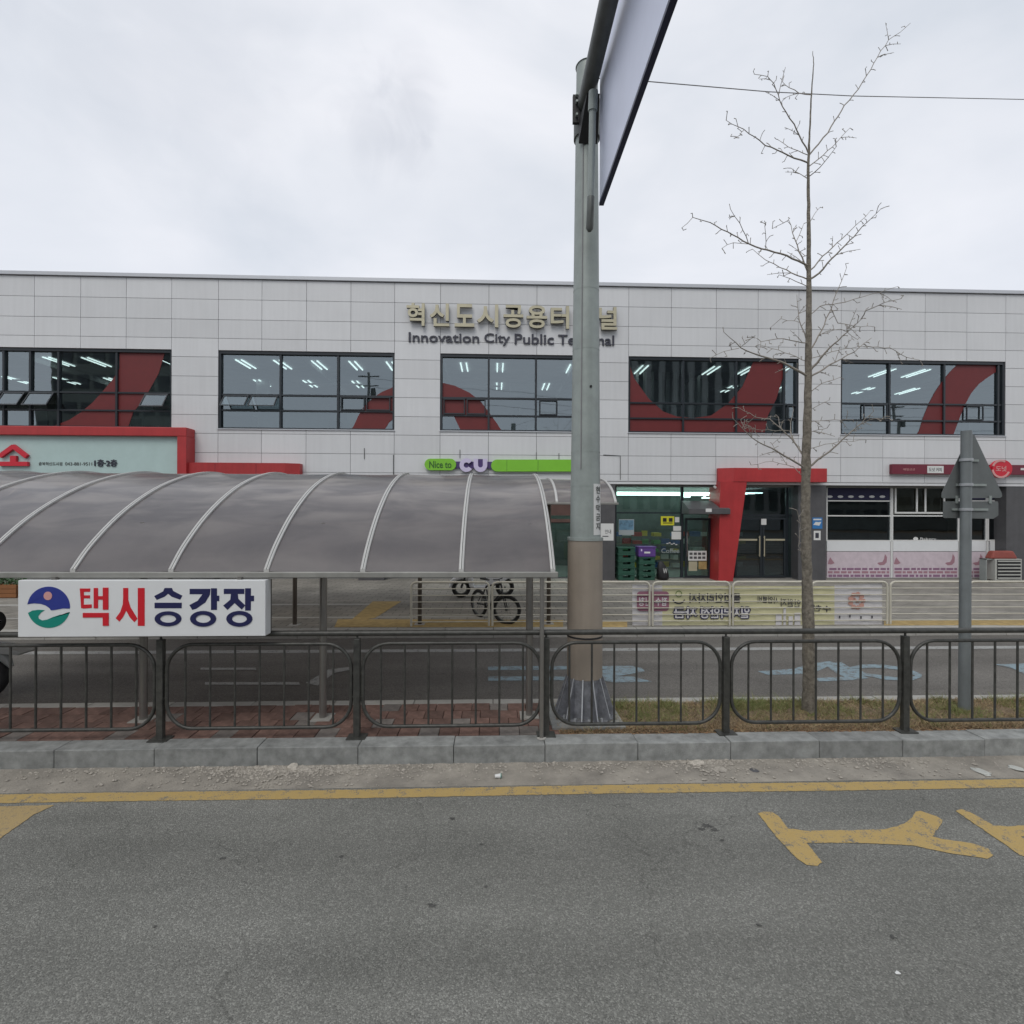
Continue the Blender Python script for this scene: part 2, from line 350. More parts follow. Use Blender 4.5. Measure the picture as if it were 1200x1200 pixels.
A['navyrim'] = mat('navy_rim', (.018, .022, .065), .45, var=.3, vs=9)
A['bark'] = mat('bark', (.27, .245, .20), .95, c2=(.09, .08, .065), vs=22, bump=1.0, bs=60, detail=8)
A['twig'] = mat('twig_bark', (.30, .275, .24), .9, var=.3, vs=20)
A['crate'] = mat('green_crate', (.018, .075, .05), .5, var=.15, rnd=.1)
A['purplebox'] = mat('purple_plastic', (.10, .045, .22), .45)
A['ygreen'] = mat('yellow_sticker', (.60, .58, .03), .5)
A['blue'] = mat('blue_sticker', (.03, .17, .42), .5)
A['greypaper'] = mat('greyish_paper', (.30, .34, .35), .8)
A['dimblue'] = mat('faded_blue_print', (.12, .24, .34), .6, var=.5, vs=7)
A['acwhite'] = mat('ac_casing', (.42, .43, .40), .5, var=.08)
A['terra'] = mat('red_brown_vinyl', (.26, .06, .045), .6, var=.2)
A['orange'] = mat('orange_wood', (.24, .10, .035), .7, var=.2)
A['leaf'] = mat('shrub_leaf', (.05, .11, .045), .7, var=.4)
A['stone'] = mat('rubble_stone', (.42, .39, .34), .95, var=.35, vs=30, rnd=.2)
A['wire'] = mat('cable_sheath', (.22, .22, .23), .6)
A['chrome'] = mat('chrome', (.55, .55, .56), .18, 1.0)
A['fairing'] = mat('pale_fairing', (.32, .33, .32), .3)
A['headlamp'] = mat('lamp_lens', (.6, .62, .62), .1)
A['tar'] = mat('tar_spot', (.075, .075, .07), .8, var=.5, vs=40, bump=.5, bs=90)
# smoked polycarbonate
def polycarb():
    m = bpy.data.materials.new('smoked_polycarbonate'); m.use_nodes = True; t = m.node_tree; n = t.nodes; l = t.links
    p = n['Principled BSDF']; p.inputs['Roughness'].default_value = .42; p.inputs['Specular IOR Level'].default_value = .8; p.inputs['Coat Weight'].default_value = .8; p.inputs['Coat Roughness'].default_value = .16
    tcn = n.new('ShaderNodeTexCoord'); nz = n.new('ShaderNodeTexNoise'); nz.inputs['Scale'].default_value = 1.5; nz.inputs['Detail'].default_value = 6
    nz.inputs['Roughness'].default_value = .6; l.new(tcn.outputs['Object'], nz.inputs['Vector'])
    r = n.new('ShaderNodeValToRGB'); r.color_ramp.elements[0].position = .3; r.color_ramp.elements[1].position = .72
    r.color_ramp.elements[0].color = (.050, .042, .047, 1); r.color_ramp.elements[1].color = (.098, .084, .085, 1); l.new(nz.outputs['Fac'], r.inputs[0])
    # sky reflection painted as pale colour up the crown, with rain streaks and smears
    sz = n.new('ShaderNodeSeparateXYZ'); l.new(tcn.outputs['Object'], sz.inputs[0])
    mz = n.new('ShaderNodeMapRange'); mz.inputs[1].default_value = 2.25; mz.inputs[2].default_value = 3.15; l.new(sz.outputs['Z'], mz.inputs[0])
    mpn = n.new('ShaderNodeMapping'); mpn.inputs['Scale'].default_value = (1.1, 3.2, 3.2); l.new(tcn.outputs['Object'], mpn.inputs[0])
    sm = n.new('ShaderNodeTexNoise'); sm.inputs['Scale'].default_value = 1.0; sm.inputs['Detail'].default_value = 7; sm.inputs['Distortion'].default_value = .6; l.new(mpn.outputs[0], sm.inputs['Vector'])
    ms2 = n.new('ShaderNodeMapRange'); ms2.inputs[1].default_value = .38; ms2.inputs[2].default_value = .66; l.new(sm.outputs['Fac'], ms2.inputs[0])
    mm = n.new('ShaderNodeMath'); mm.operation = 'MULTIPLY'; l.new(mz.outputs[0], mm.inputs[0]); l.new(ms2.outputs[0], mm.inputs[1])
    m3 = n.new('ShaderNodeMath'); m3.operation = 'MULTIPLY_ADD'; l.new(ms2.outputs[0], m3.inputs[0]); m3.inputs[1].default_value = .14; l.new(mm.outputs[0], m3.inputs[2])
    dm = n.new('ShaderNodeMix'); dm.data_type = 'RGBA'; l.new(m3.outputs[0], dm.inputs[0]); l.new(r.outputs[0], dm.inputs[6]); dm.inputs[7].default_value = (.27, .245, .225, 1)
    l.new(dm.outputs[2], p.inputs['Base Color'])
    tr = n.new('ShaderNodeBsdfTransparent'); tr.inputs[0].default_value = (.40, .32, .265, 1)
    mx = n.new('ShaderNodeMixShader'); mx.inputs[0].default_value = .24
    l.new(p.outputs[0], mx.inputs[1]); l.new(tr.outputs[0], mx.inputs[2]); l.new(mx.outputs[0], n['Material Output'].inputs[0])
    return m
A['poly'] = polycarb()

# ---- lettering: built-in font turned into real mesh
def text_mesh(body, depth=0.0, bold=0.0):
    cu = bpy.data.curves.new('lettering', 'FONT'); cu.body = body; cu.size = 1; cu.extrude = depth; cu.offset = bold
    cu.resolution_u = 3; cu.align_x = 'LEFT'
    o = bpy.data.objects.new('lettering', cu); col.objects.link(o)
    bpy.context.view_layer.update()
    me = bpy.data.meshes.new_from_object(o.evaluated_get(bpy.context.evaluated_depsgraph_get()))
    bpy.data.objects.remove(o); bpy.data.curves.remove(cu)
    return me
def text(name, body, x0, x1, z0, z1, Y, m, parent, depth=0.004, bold=0.0, mirror=False, hx=None, side=None, fat=0.0):
    """lettering filling the rectangle x0..x1, z0..z1 on a wall at Y, facing -Y"""
    me = text_mesh(body, 0.5, bold); n = len(me.vertices)
    if n == 0: return None
    c = np.empty(n * 3); me.vertices.foreach_get('co', c); c = c.reshape(-1, 3)
    a, b = c.min(0), c.max(0); s = (c - a) / np.maximum(b - a, 1e-6)
    if mirror: s[:, 0] = 1 - s[:, 0]
    if fat:      # heavier strokes: the same lettering laid a few times side by side, each a hair further out
        f = fat * (z1 - z0); offs = [(math.cos(k * math.pi / 3) * f, math.sin(k * math.pi / 3) * f) for k in range(6)] + [(0, 0)]
        F0 = [tuple(p.vertices) for p in me.polygons]; V = []; Fs = []
        org = origin(parent) if parent else Vector((0, 0, 0))
        for k, (ox, oz) in enumerate(offs):
            b0_ = len(V)
            for (u_, v_, w_) in s: V.append((x0 + f + u_ * (x1 - x0 - 2 * f) + ox - org.x, Y - w_ * depth - .0005 * k - org.y, z0 + f + v_ * (z1 - z0 - 2 * f) + oz - org.z))
            Fs += [tuple(b0_ + i for i in t_) for t_ in F0]
        bpy.data.meshes.remove(me); me = bpy.data.meshes.new(name); me.from_pydata(V, [], Fs); me.materials.append(m)
        o = bpy.data.objects.new(name, me); col.objects.link(o)
        if parent: o.parent = parent
        return o
    zz = z0 + s[:, 1] * (z1 - z0)
    if hx is not None: zz = zz + s[:, 0] * hx
    org = origin(parent) if parent else Vector((0, 0, 0))
    q = np.stack([x0 + s[:, 0] * (x1 - x0), Y - s[:, 2] * depth, zz], 1) - np.array(org)
    me.vertices.foreach_set('co', q.ravel()); me.materials.clear(); me.materials.append(m)
    if side: 
        me.materials.append(side)
        ys = q[:, 1]; front = ys.min() + depth * .01
        for p in me.polygons:
            if any(ys[v] > front for v in p.vertices): p.material_index = 1
    me.update()
    o = bpy.data.objects.new(name, me); col.objects.link(o)
    if parent: o.parent = parent
    return o

def poly_px(pts, Y): return [(p.x, p.z) for p in (at(a, b, Y=Y) for a, b in pts)]
def decal(name, m, parent, pts, Y, th=0.004):
    return MB().prism(poly_px(pts, Y), Y - th, Y).build(name, m, parent)
def rect(name, m, parent, x0, y0, x1, y1, Y, th=0.01, back=0.0, bevel=0):
    cx, cy = (x0 + x1) / 2, (y0 + y1) / 2
    return MB().box(X(x0, Y, cy), Y - th, Z(cx, y1, Y), X(x1, Y, cy), Y + back, Z(cx, y0, Y)).build(name, m, parent, bevel=bevel)
def T(name, body, px0, py0, px1, py1, Y, m, parent, **k):
    cx, cy = (px0 + px1) / 2, (py0 + py1) / 2
    return text(name, body, X(px0, Y, cy), X(px1, Y, cy), Z(cx, py1, Y), Z(cx, py0, Y), Y, m, parent, **k)
def struct(o): o['kind'] = 'structure'; return o

KZ = 0.19      # kerb and median height
PZ = 0.17      # plaza height
YK, YF, YM = 5.30, 5.52, 6.60

# ================================================================== GROUND
struct(MB().sheet([(-400, -400, -.06), (400, -400, -.06), (400, 400, -.06), (-400, 400, -.06)]).build('ground', A['soil']))
struct(MB().slab([(-60, -30), (60, -30), (60, 4.86), (-60, 4.86)], -.05, 0).build('road', A['asphalt']))
struct(MB().slab([(-60, 6.55), (60, 6.55), (60, 10.6), (-60, 10.6)], -.05, 0).build('inner_road', A['asphalt2']))
struct(MB().slab([(-60, 10.78), (60, 10.78), (60, 60), (-60, 60)], -.05, PZ).build('plaza', A['plaza']))
# gutter: slightly uneven concrete strip
g = MB(); nx, ny = 300, 8; gx = np.linspace(-14, 14, nx); gy = np.linspace(4.86, 5.32, ny)
for j in range(ny):
    for i in range(nx):
        g.v.append((gx[i] + (0), gy[j] + (rng.normal() * .012 if 0 < j < ny - 1 else 0), .001 + (rng.normal() * .003 if j > 0 else 0) + .006 * (j / ny)))
for j in range(ny - 1):
    for i in range(nx - 1):
        a = j * nx + i; g.f.append((a, a + 1, a + nx + 1, a + nx)); g.sm.append(True)
struct(g.build('gutter', A['concrete_gutter']))
# markings of the near road
d0 = at(600, 922.5, Z=0).y; d1 = at(600, 932.5, Z=0).y
def ragged(q, step=.035, j=.004):
    r_ = random.Random(5); o = []
    for i, a in enumerate(q):
        b = q[(i + 1) % len(q)]; n = max(1, int(math.hypot(b[0] - a[0], b[1] - a[1]) / step)); n = min(n, 120)
        for k in range(n): t = k / n; o.append((a[0] + (b[0] - a[0]) * t + r_.uniform(-j, j), a[1] + (b[1] - a[1]) * t + r_.uniform(-j, j)))
    return o
GPZ = [0]
def groundpoly(m, name, pts, z, under=0): 
    GPZ[0] += 1; z = z * .5 + .0004 * GPZ[0]
    q = ragged([(p.x, p.y) for p in (at(a, b, Z=0) for a, b in pts)])
    o = MB().sheet([(x, y, z) for x, y in q]).build(name, m); return struct(o)
yl = MB(); NL = 700; r_ = random.Random(8); yv = []
for i in range(NL + 1):
    x = -12 + 24 * i / NL; wv = .006 * math.sin(x * 1.3); yv += [(x, d1 + wv + r_.uniform(-.004, .004), .004), (x, d0 + wv + r_.uniform(-.004, .004), .004)]
yl.add(yv, [(2*i, 2*i+2, 2*i+3, 2*i+1) for i in range(NL)])
struct(yl.build('yellow_edge_line', A['yellow']))
groundpoly(A['yellow_worn'], 'yellow_hatching', [(-120, 948), (64, 944), (40, 955), (0, 983), (-120, 1040)], .008)
groundpoly(A['yellow'], 'yellow_road_lettering', [(888,954),(894,952),(905,952),(912,957),(924,971.5),(945,974),(1000,973.5),(1040,972),(1060,966),(1070,958),(1073,952),(1079,951),(1098,957),(1105,962),(1098,974),(1092,981),(1105,984),(1140,989),(1158,995),(1164,1003),(1157,1007),(1110,1000),(1070,991.5),(1010,988.5),(945,988),(955,1000),(964,1011),(958,1015),(945,1014),(934,1007),(913,985)], .008)
groundpoly(A['yellow'], 'yellow_road_lettering', [(1120,951),(1127,949),(1134,951),(1165,968),(1180,969),(1230,966),(1260,966),(1260,978),(1196,981),(1215,992),(1240,1010),(1222,1010),(1196,1003),(1170,985)], .008)
for k, (px_, py_, s_x) in enumerate([(828, 968, .10), (838, 973, .06), (846, 985, .045), (822, 972, .05), (400, 1004, .035), (340, 990, .02), (262, 1006, .04), (505, 1061, .05), (565, 990, .03), (182, 1086, .03), (1046, 1099, .04), (890, 1085, .03), (570, 1040, .025), (530, 960, .04)]):
    q_ = at(px_, py_, Z=0); n_s = 14; s_x *= .62; rr_ = [random.uniform(.35, 1.25) for _ in range(n_s)]
    struct(MB().sheet([(q_.x + s_x * rr_[i] * math.cos(6.283 * i / n_s), q_.y + s_x * .7 * rr_[i] * math.sin(6.283 * i / n_s), .003 + .0002 * k) for i in range(n_s)]).build('tar_spot', A['tar']))
# inner road markings
for (n_, m_, P) in [
    ('far_edge_line', A['white_line'], [(-300, 770), (1500, 757), (1500, 760), (-300, 773)])]:
    ya, yb = at(640, 763.5, Z=0).y, at(640, 760.2, Z=0).y
    struct(MB().sheet([(-40, ya, .004), (40, ya, .004), (40, yb, .004), (-40, yb, .004)]).build(n_, m_))
for P in [[(572,781),(742,780.5),(746,784),(572,785.5)], [(572,793),(742,793),(764,799),(720,800),(700,797),(572,798)], [(703,786),(735,780.5),(752,783),(756,787),(722,793),(703,794)],
          [(888,787),(930,784),(950,778),(972,775),(980,777),(962,785),(950,790),(900,791)], [(966,779),(986,776),(1000,785),(1018,795),(998,797),(980,789)],
          [(955,795),(1000,793),(1002,797),(960,799)],
          [(992,783),(1010,779),(1035,779),(1062,783),(1060,786),(1030,783),(1008,783.5)], [(992,783.2),(1006,784),(1014,789),(1045,793.5),(1068,795),(1066,798),(1038,797),(1008,791)], [(1061,783),(1080,790),(1080,794),(1068,798),(1067,795),(1073,792),(1056,786.5)],
          [(1165,779),(1200,778),(1260,778),(1260,784),(1200,790),(1185,783)]]:
    groundpoly(A['blue_paint'], 'pale_blue_road_lettering', P, .004)
for P in [[(235,783),(300,783),(300,785.5),(235,785.5)], [(358,801),(385,785),(410,782),(412,785.5),(392,789),(372,804)], [(240,800),(350,800),(352,803),(240,803)]]:
    groundpoly(A['white_line'], 'faint_road_lettering', P, .004)

# kerb: stones of about a metre
kerb = struct(bpy.data.objects.new('kerb', None)); col.objects.link(kerb)
kx = [at(p, 893, Z=0.1).x for p in (57, 174, 295, 415, 530, 641, 755, 870, 981, 1086, 1190)]
xs = [kx[0] - 1.05 * i for i in range(6, 0, -1)] + kx + [kx[-1] + 1.05 * i for i in range(1, 6)]
for a, b in zip(xs[:-1], xs[1:]):
    dz, dy = random.uniform(-.004, .004), random.uniform(-.004, .004)
    MB().box(a + .0025, YK + dy, -.05, b - .0025, YK + .235, KZ + dz).build('kerb_stone', A['kerb'], kerb, bevel=.009)
bk = struct(bpy.data.objects.new('median_back_kerb', None)); col.objects.link(bk)
for i in range(-14, 15):
    MB().box(i * 1.0 + .004, 6.45, -.05, i * 1.0 + .996, 6.60, KZ + random.uniform(-.003, .003)).build('kerb_stone', A['kerb_far'], bk, bevel=.01)
fk = struct(bpy.data.objects.new('plaza_kerb', None)); col.objects.link(fk)
for i in range(-22, 23):
    MB().box(i * 1.0 + .004, 10.6, -.05, i * 1.0 + .996, 10.78, PZ + .004 + random.uniform(-.003, .003)).build('kerb_stone', A['kerb_far'], fk, bevel=.01)
# median: paver bed at left, planted soil at right
XS = at(652, 845, Z=KZ).x
struct(MB().slab([(-30, YK + .24), (XS, YK + .24), (XS, 6.45), (-30, 6.45)], -.05, KZ - .03).build('paver_bed', A['paver_bed']))
fp = struct(bpy.data.objects.new('median_footway', None)); col.objects.link(fp)
pm = MB().box(.004, .004, -.06, .216, .216, 0); 
pm_r = pm.mesh('paver', A['paver']); pm_g = pm.mesh('paver', A['paver_grey'])
nrow = 4
for j in range(nrow):
    for i in range(36):
        x = XS - .22 * (i + 1) - (.11 if j % 2 else 0) + (.0 if j else 0)
        if x < -7.9: continue
        me = pm_g if (j == 0 and i % 5 == 1) or random.random() < .09 else pm_r
        o = bpy.data.objects.new('paver', me); col.objects.link(o); o.parent = fp
        o.location = (x, YK + .245 + .228 * j, KZ + random.uniform(-.006, .004)); o.scale = (1, 1.03, 1)
        o.rotation_euler = (random.uniform(-.01, .01), random.uniform(-.01, .01), 0)
# soil
s_ = MB(); nx, ny = 220, 16; gx = np.linspace(XS, 14, nx); gy = np.linspace(YK + .236, 6.45, ny)
for j in range(ny):
    for i in range(nx):
        s_.v.append((gx[i], gy[j], KZ - .02 + .035 * math.sin(math.pi * j / (ny - 1)) + rng.normal() * .008))
for j in range(ny - 1):
    for i in range(nx - 1):
        a = j * nx + i; s_.f.append((a, a + 1, a + nx + 1, a + nx)); s_.sm.append(True)
struct(s_.build('planting_soil', A['soil']))
# dead and green grass
def grass(name, n, cmat, hmin, hmax, x0, x1, y0, y1, clump=None, label=None):
    x = rng.uniform(x0, x1, n); y = rng.uniform(y0, y1, n)
    if clump is not None:
        k = rng.integers(0, len(clump), n); c = np.array(clump)[k]; x = c[:, 0] + rng.normal(0, c[:, 2]); y = np.clip(c[:, 1] + rng.normal(0, .12, n), y0, y1)
    h = rng.uniform(hmin, hmax, n); an = rng.uniform(0, 6.283, n); lean = rng.normal(0, 1.1, (n, 2)) * h[:, None]
    wd = rng.uniform(.002, .005, n); z = KZ - .005 + 0 * x
    b = np.stack([x, y, z], 1); s = np.stack([np.cos(an) * wd, np.sin(an) * wd, 0 * x], 1)
    t = b + np.stack([lean[:, 0], lean[:, 1], h], 1)
    v = np.concatenate([b - s, b + s, t]); f = np.stack([np.arange(n), np.arange(n) + n, np.arange(n) + 2 * n], 1)
    me = bpy.data.meshes.new(name); me.from_pydata(v.tolist(), [], f.tolist()); me.materials.append(cmat)
    o = bpy.data.objects.new(name, me); col.objects.link(o); tag(o, label, 'grass', kind='stuff'); return o
A['straw'] = mat('dry_straw', (.50, .39, .23), .9, c2=(.19, .13, .07), vs=18)
A['blade'] = mat('green_blade', (.13, .185, .05), .85, c2=(.24, .22, .09), vs=6)
grass('dry_grass', 36000, A['straw'], .01, .06, XS, 9, YK + .25, 6.44, label='dry straw-coloured grass and litter covering the planted median')
cl = [(random.uniform(XS + .1, 8.5), random.uniform(5.75, 6.42), random.uniform(.05, .25)) for _ in range(60)] + [(3.35, 6.25, .22), (1.35, 6.3, .2), (3.0, 6.3, .12)] * 6
grass('green_grass', 17000, A['blade'], .02, .095, XS, 9, 5.6, 6.44, clump=cl, label='patches of green grass sprouting on the planted median')
# fallen leaves along the kerb
def bits(name, n, cmat, xr, yr, z, smin, smax, label, cat, squash=.5, lumpy=True):
    m = MB()
    for i in range(n):
        x = random.uniform(*xr) if not callable(xr) else xr(); y = yr() if callable(yr) else random.uniform(*yr); s = random.uniform(smin, smax) * random.choice([.5, .6, .8, 1])
        base = [(1,0,0),(0,1,0),(-1,0,0),(0,-1,0),(0,0,1),(0,0,-1)]
        a = random.uniform(0, 3.14); c_, s__ = math.cos(a), math.sin(a); ex = random.uniform(.6, 1.5)
        vs = []
        for p in base:
            px, py, pz = [q * s * random.uniform(.7, 1.2) for q in p]; px *= ex; pz *= squash
            vs.append((x + px * c_ - py * s__, y + px * s__ + py * c_, z + pz + s * squash * .5))
        m.add(vs, [(0,1,4),(1,2,4),(2,3,4),(3,0,4),(1,0,5),(2,1,5),(3,2,5),(0,3,5)])
    return tag(m.build(name, cmat), label, cat, kind='stuff')
A['deadleaf'] = mat('dead_leaf', (.13, .055, .03), .9, c2=(.33, .22, .11), vs=30)
bits('leaf_litter', 2600, A['deadleaf'], (XS, 8.5), lambda: YK + .22 + abs(random.gauss(0, .12)), KZ, .007, .022, 'brown dead leaves lying behind the kerb under the railing', 'leaves', .15)
def rx():
    c = random.choice([(-2.3, .35)] * 4 + [(-1.6, .3)] * 2 + [(-.7, .5), (.9, .5), (2.1, .35), (2.3, .2), (4.0, .6), (3.7, .5), (-3.6, .8), (0, 4)]); return random.gauss(*c)
bits('gravel', 4200, A['stone'], rx, lambda: 5.29 - abs(random.gauss(0, .10)) if random.random() < .75 else random.uniform(4.88, 5.28), .004, .005, .022, 'loose grey gravel and grit gathered in the gutter by the kerb', 'gravel', .6)
def chunk(px, py, s, label, m=A['stone'], fl=.45, seed=1, name='rubble_chunk', cat='rubble'):
    random.seed(seed); p = at(px, py, Z=0.01); mb = MB(); vs = []; fs = []
    for k in range(3):
        rr = s * (1, .85, .5)[k]; zz = s * fl * (0, .8, 1.3)[k]
        for i in range(8):
            a = i * math.pi / 4; q = rr * random.uniform(.7, 1.2); vs.append((q * 1.35 * math.cos(a), q * math.sin(a), zz * random.uniform(.85, 1.1)))
    for k in range(2):
        for i in range(8):
            j = (i + 1) % 8; fs.append((k*8+i, k*8+j, k*8+8+j, k*8+8+i))
    fs.append(tuple(range(16, 24))); o = mb.add(vs, fs).build(name, m); o.location = (p.x, p.y, .004); o.rotation_euler = (0, 0, random.uniform(0, 3))
    return tag(o, label, cat, 'broken pieces lying in the gutter')
chunk(343, 899, .055, 'largest pale rubble chunk against the kerb left of the middle', seed=3)
chunk(357, 902, .045, 'pale rubble chunk just right of the largest one by the kerb', seed=4)
chunk(318, 901, .035, 'small pale rubble piece left of the largest chunk by the kerb', seed=5)
chunk(1150, 904, .07, 'flat whitish broken slab in the gutter near the right side', A['acwhite'], .18, seed=6)
chunk(1192, 900, .06, 'flat pale broken slab rightmost in the gutter', A['acwhite'], .18, seed=7)
chunk(818, 893, .07, 'flat grey broken slab in gutter right of the steel pole', fl=.15, seed=8)
chunk(844, 901, .06, 'thin brownish broken slab near the line below the railing', fl=.12, seed=9)
chunk(884, 902, .035, 'small dark sliver in gutter left of the street tree', A['darkgrey'], .15, seed=10)
chunk(905 + 147, 1139, .012, 'tiny white scrap lying on the asphalt at lower right', A['paper'], .4, seed=12, name='paper_scrap', cat='litter')
random.seed(21)
p = at(583, 913, Z=0)
cup = thing('cup_lid', (p.x, p.y, .006), 'crumpled white and teal paper cup lying in gutter', 'cup')
MB().tube([(-.025, 0, .022), (.03, .005, .024)], [.016, .022], 14).build('cup_body', A['paper'], cup, local=True)
MB().tube([(.03, .005, .024), (.036, .005, .024)], [.0235, .0235], 14).build('rim', A['embteal'], cup, local=True)

# plaza tactile strips
tp = struct(bpy.data.objects.new('tactile_path', None)); col.objects.link(tp)
def tact(P):
    q = [at(a, b, Z=PZ) for a, b in P]; MB().slab([(v.x, v.y) for v in q][::-1], PZ, PZ + .008 + .002 * len(tp.children)).build('tactile_strip', A['tactile'], tp)
tact([(437, 705), (470, 705), (440, 724), (408, 730)]); tact([(396, 726), (660, 727), (660, 735), (392, 735)][::1])
tact([(700, 728), (735, 728), (735, 735), (700, 735)]); tact([(1036, 727), (1500, 727), (1500, 733), (1036, 733)])
for (a, b, c_, d) in [(-250, 437, 707.5, 709), (-250, 640, 722, 723.3)]:
    q0 = at(a, c_, Z=PZ); q1 = at(b, c_, Z=PZ); q2 = at(b, d, Z=PZ)
    struct(MB().slab([(q0.x, q2.y), (q1.x, q2.y), (q1.x, q1.y), (q0.x, q1.y)], PZ, PZ + .005).build('pale_paving_strip', A['kerb_far']))

# ================================================================== TERMINAL BUILDING
YB = 18.2
bld = thing('terminal_building', (0, YB, PZ), 'long two-storey bus terminal clad in pale grey panels with wide windows', 'building')
J = [40, 94.3, 147.7, 201, 255.8, 306.7, 359, 411, 462.3, 516, 572.7, 629, 684, 736.7, 786.7, 839.3, 888.3, 936, 985.7, 1035, 1084, 1133, 1178.5]
JX = [X(p, YB, 420) for p in J]
JX = [JX[0] - 1.63 * i for i in range(9, 0, -1)] + JX + [JX[-1] + 1.58 * i for i in range(1, 9)]
OFF = 9
RZ = [Z(485, y, YB) for y in (331.7, 355, 378.3, 400, 421.7, 444, 466, 488.3, 510, 532.3, 556)]
ZS = Z(700, 564.5, YB)
ZTOP = Z(485, 327.3, YB)
RZ[-1] = RZ[-2] - .66
rows = list(zip(RZ[1:], RZ[:-1])) + [(ZS, RZ[-1])]
WIN = {}   # (x0,x1,ztop,zbot)
zt, zb = Z(485, 413.8, YB), Z(485, 504.2, YB)
wcols = [(OFF - 1, OFF + 3), (OFF + 4, OFF + 8), (OFF + 9, OFF + 12), (OFF + 13, OFF + 17), (OFF + 18, OFF + 22), (OFF-6, OFF-2), (OFF+23, OFF+27)]
# left window bay begins one column further left of the frame
def inwin(c):
    return any(a <= c < b for a, b in wcols)
TH, GAP = .035, .007
for c in range(len(JX) - 1):
    for (r0, r1) in rows:
        segs = [(r0, r1)]
        if inwin(c):
            segs = []
            if r1 > zt: segs.append((max(r0, zt), r1))
            if r0 < zb: segs.append((r0, min(r1, zb)))
        for (a, b) in segs:
            if b - a < .04: continue
            MB().box(JX[c] + GAP, YB, a + GAP, JX[c + 1] - GAP, YB + TH, b - GAP).build('panel', A['panel'], bld)
XL, XR = JX[0], JX[-1]
DEP = 16
# wall core: piers and bands behind the panels
core = MB(); y0, y1 = YB + TH - .012, YB + .30
core.box(XL, y0, zt, XR, y1, ZTOP - .02); core.box(XL, y0, ZS, XR, y1, zb)
wx = sorted([(JX[a], JX[b]) for a, b in wcols]); prev = XL
for a, b in wx: core.box(prev, y0, zb, a, y1, zt); prev = b
core.box(prev, y0, zb, XR, y1, zt)
core.build('wall', A['backing'], bld)
ws = MB(); ws.box(XL, YB + .30, PZ, XL + .2, YB + DEP, ZTOP - .02).box(XR - .2, YB + .3, PZ, XR, YB + DEP, ZTOP - .02).box(XL, YB + DEP, PZ, XR, YB + DEP + .2, ZTOP - .02)
ws.build('wall', A['panel'], bld)
box('roof', A['cap'], bld, XL, YB + .05, ZTOP - .12, XR, YB + DEP + .2, ZTOP - .03)
box('coping', A['cap'], bld, XL - .03, YB - .07, RZ[0] + .015, XR + .03, YB + .35, ZTOP)
ZC = Z(485, 408, YB)     # ceiling upstairs
box('ceiling', A['interior'], bld, XL + .2, YB + .3, ZC, XR - .2, YB + DEP, ZC + .1)
box('floor', A['floor'], bld, XL + .2, YB + .3, ZS - .15, XR - .2, YB + DEP, ZS - .002)
box('floor', A['floor'], bld, XL + .2, YB + .4, PZ + .004, XR - .2, YB + DEP, PZ + .03)
box('partition', A['interior'], bld, XL + .2, YB + 8, ZS, XR - .2, YB + 8.1, ZC)
for px in (200, 470, 700, 960):
    x = X(px, 22.5, 450); box('partition', A['interior'], bld, x, YB + 2.5, ZS, x + .1, YB + 8, ZC)
# ceiling lights
lm = MB().box(-.18, -.6, -.05, -.13, .6, -.02).box(.04, -.6, -.05, .09, .6, -.02).mesh('ceiling_light', A['tubelight'])
for r, yy in enumerate((20.4, 23.4)):
    for k in range(-12, 14):
        x = .27 + 1.42 * k * (1 if r == 0 else 1.5)
        if not (XL + 1 < x < XR - 1): continue
        if random.random() < .12: continue
        o = place('ceiling_light', lm, bld); o.location = o.location + Vector((x, yy, ZC))
# some office furniture seen through panes
def inner(name, px0, py0, px1, py1, Y, m, d=.4): rect(name, m, bld, px0, py0, px1, py1, Y, back=d)
inner('cabinet', 530, 492, 545, 515, 19.6, A['interior_dark']); inner('chair_back', 601, 478, 608, 500, 19.4, A['black'], .08)
inner('desk', 597, 498, 618, 515, 19.3, A['interior_dark'])
inner('whiteboard', 597, 444, 626, 463, 23, A['white'], .05); inner('whiteboard', 300, 446, 316, 463, 23, A['white'], .05)
inner('cabinet', 262, 487, 296, 515, 19.4, A['interior_dark']); inner('cabinet', 985, 485, 1010, 520, 19.5, A['interior_dark'])
inner('shelf_unit', 745, 425, 830, 520, 22, A['interior'], .3)
for i in range(9): inner('blind_slat', 745 + i * 9, 423, 748.5 + i * 9, 500, 20.8, A['whiteframe'], .03)

for i in range(12):
    x = XL + 3 + i * (XR - XL - 6) / 11; box('ceiling_beam', A['interior'], bld, x, YB + .6, ZC - .22, x + .16, YB + 7.9, ZC - .002)
for i in range(10):
    x = XL + 4.2 + i * (XR - XL - 8) / 9; box('cable_tray', A['whiteframe'], bld, x, YB + 4.1, ZC - .32, x + 2.6, YB + 4.2, ZC - .26)
rb_ = random.Random(11)
for i in range(46):
    x = rb_.uniform(XL + 1, XR - 2); y = rb_.uniform(YB + 1.0, YB + 6.5); h = rb_.choice([.75, .75, 1.1, 1.5, 1.9]); w_ = rb_.uniform(.4, 1.4)
    box(rb_.choice(['desk', 'cabinet', 'cupboard']), rb_.choice([A['interior'], A['interior_dark'], A['whiteframe'], A['steel_dark']]), bld, x, y, zb - .35, x + w_, y + .5, zb - .35 + h)
YG = YB + .13
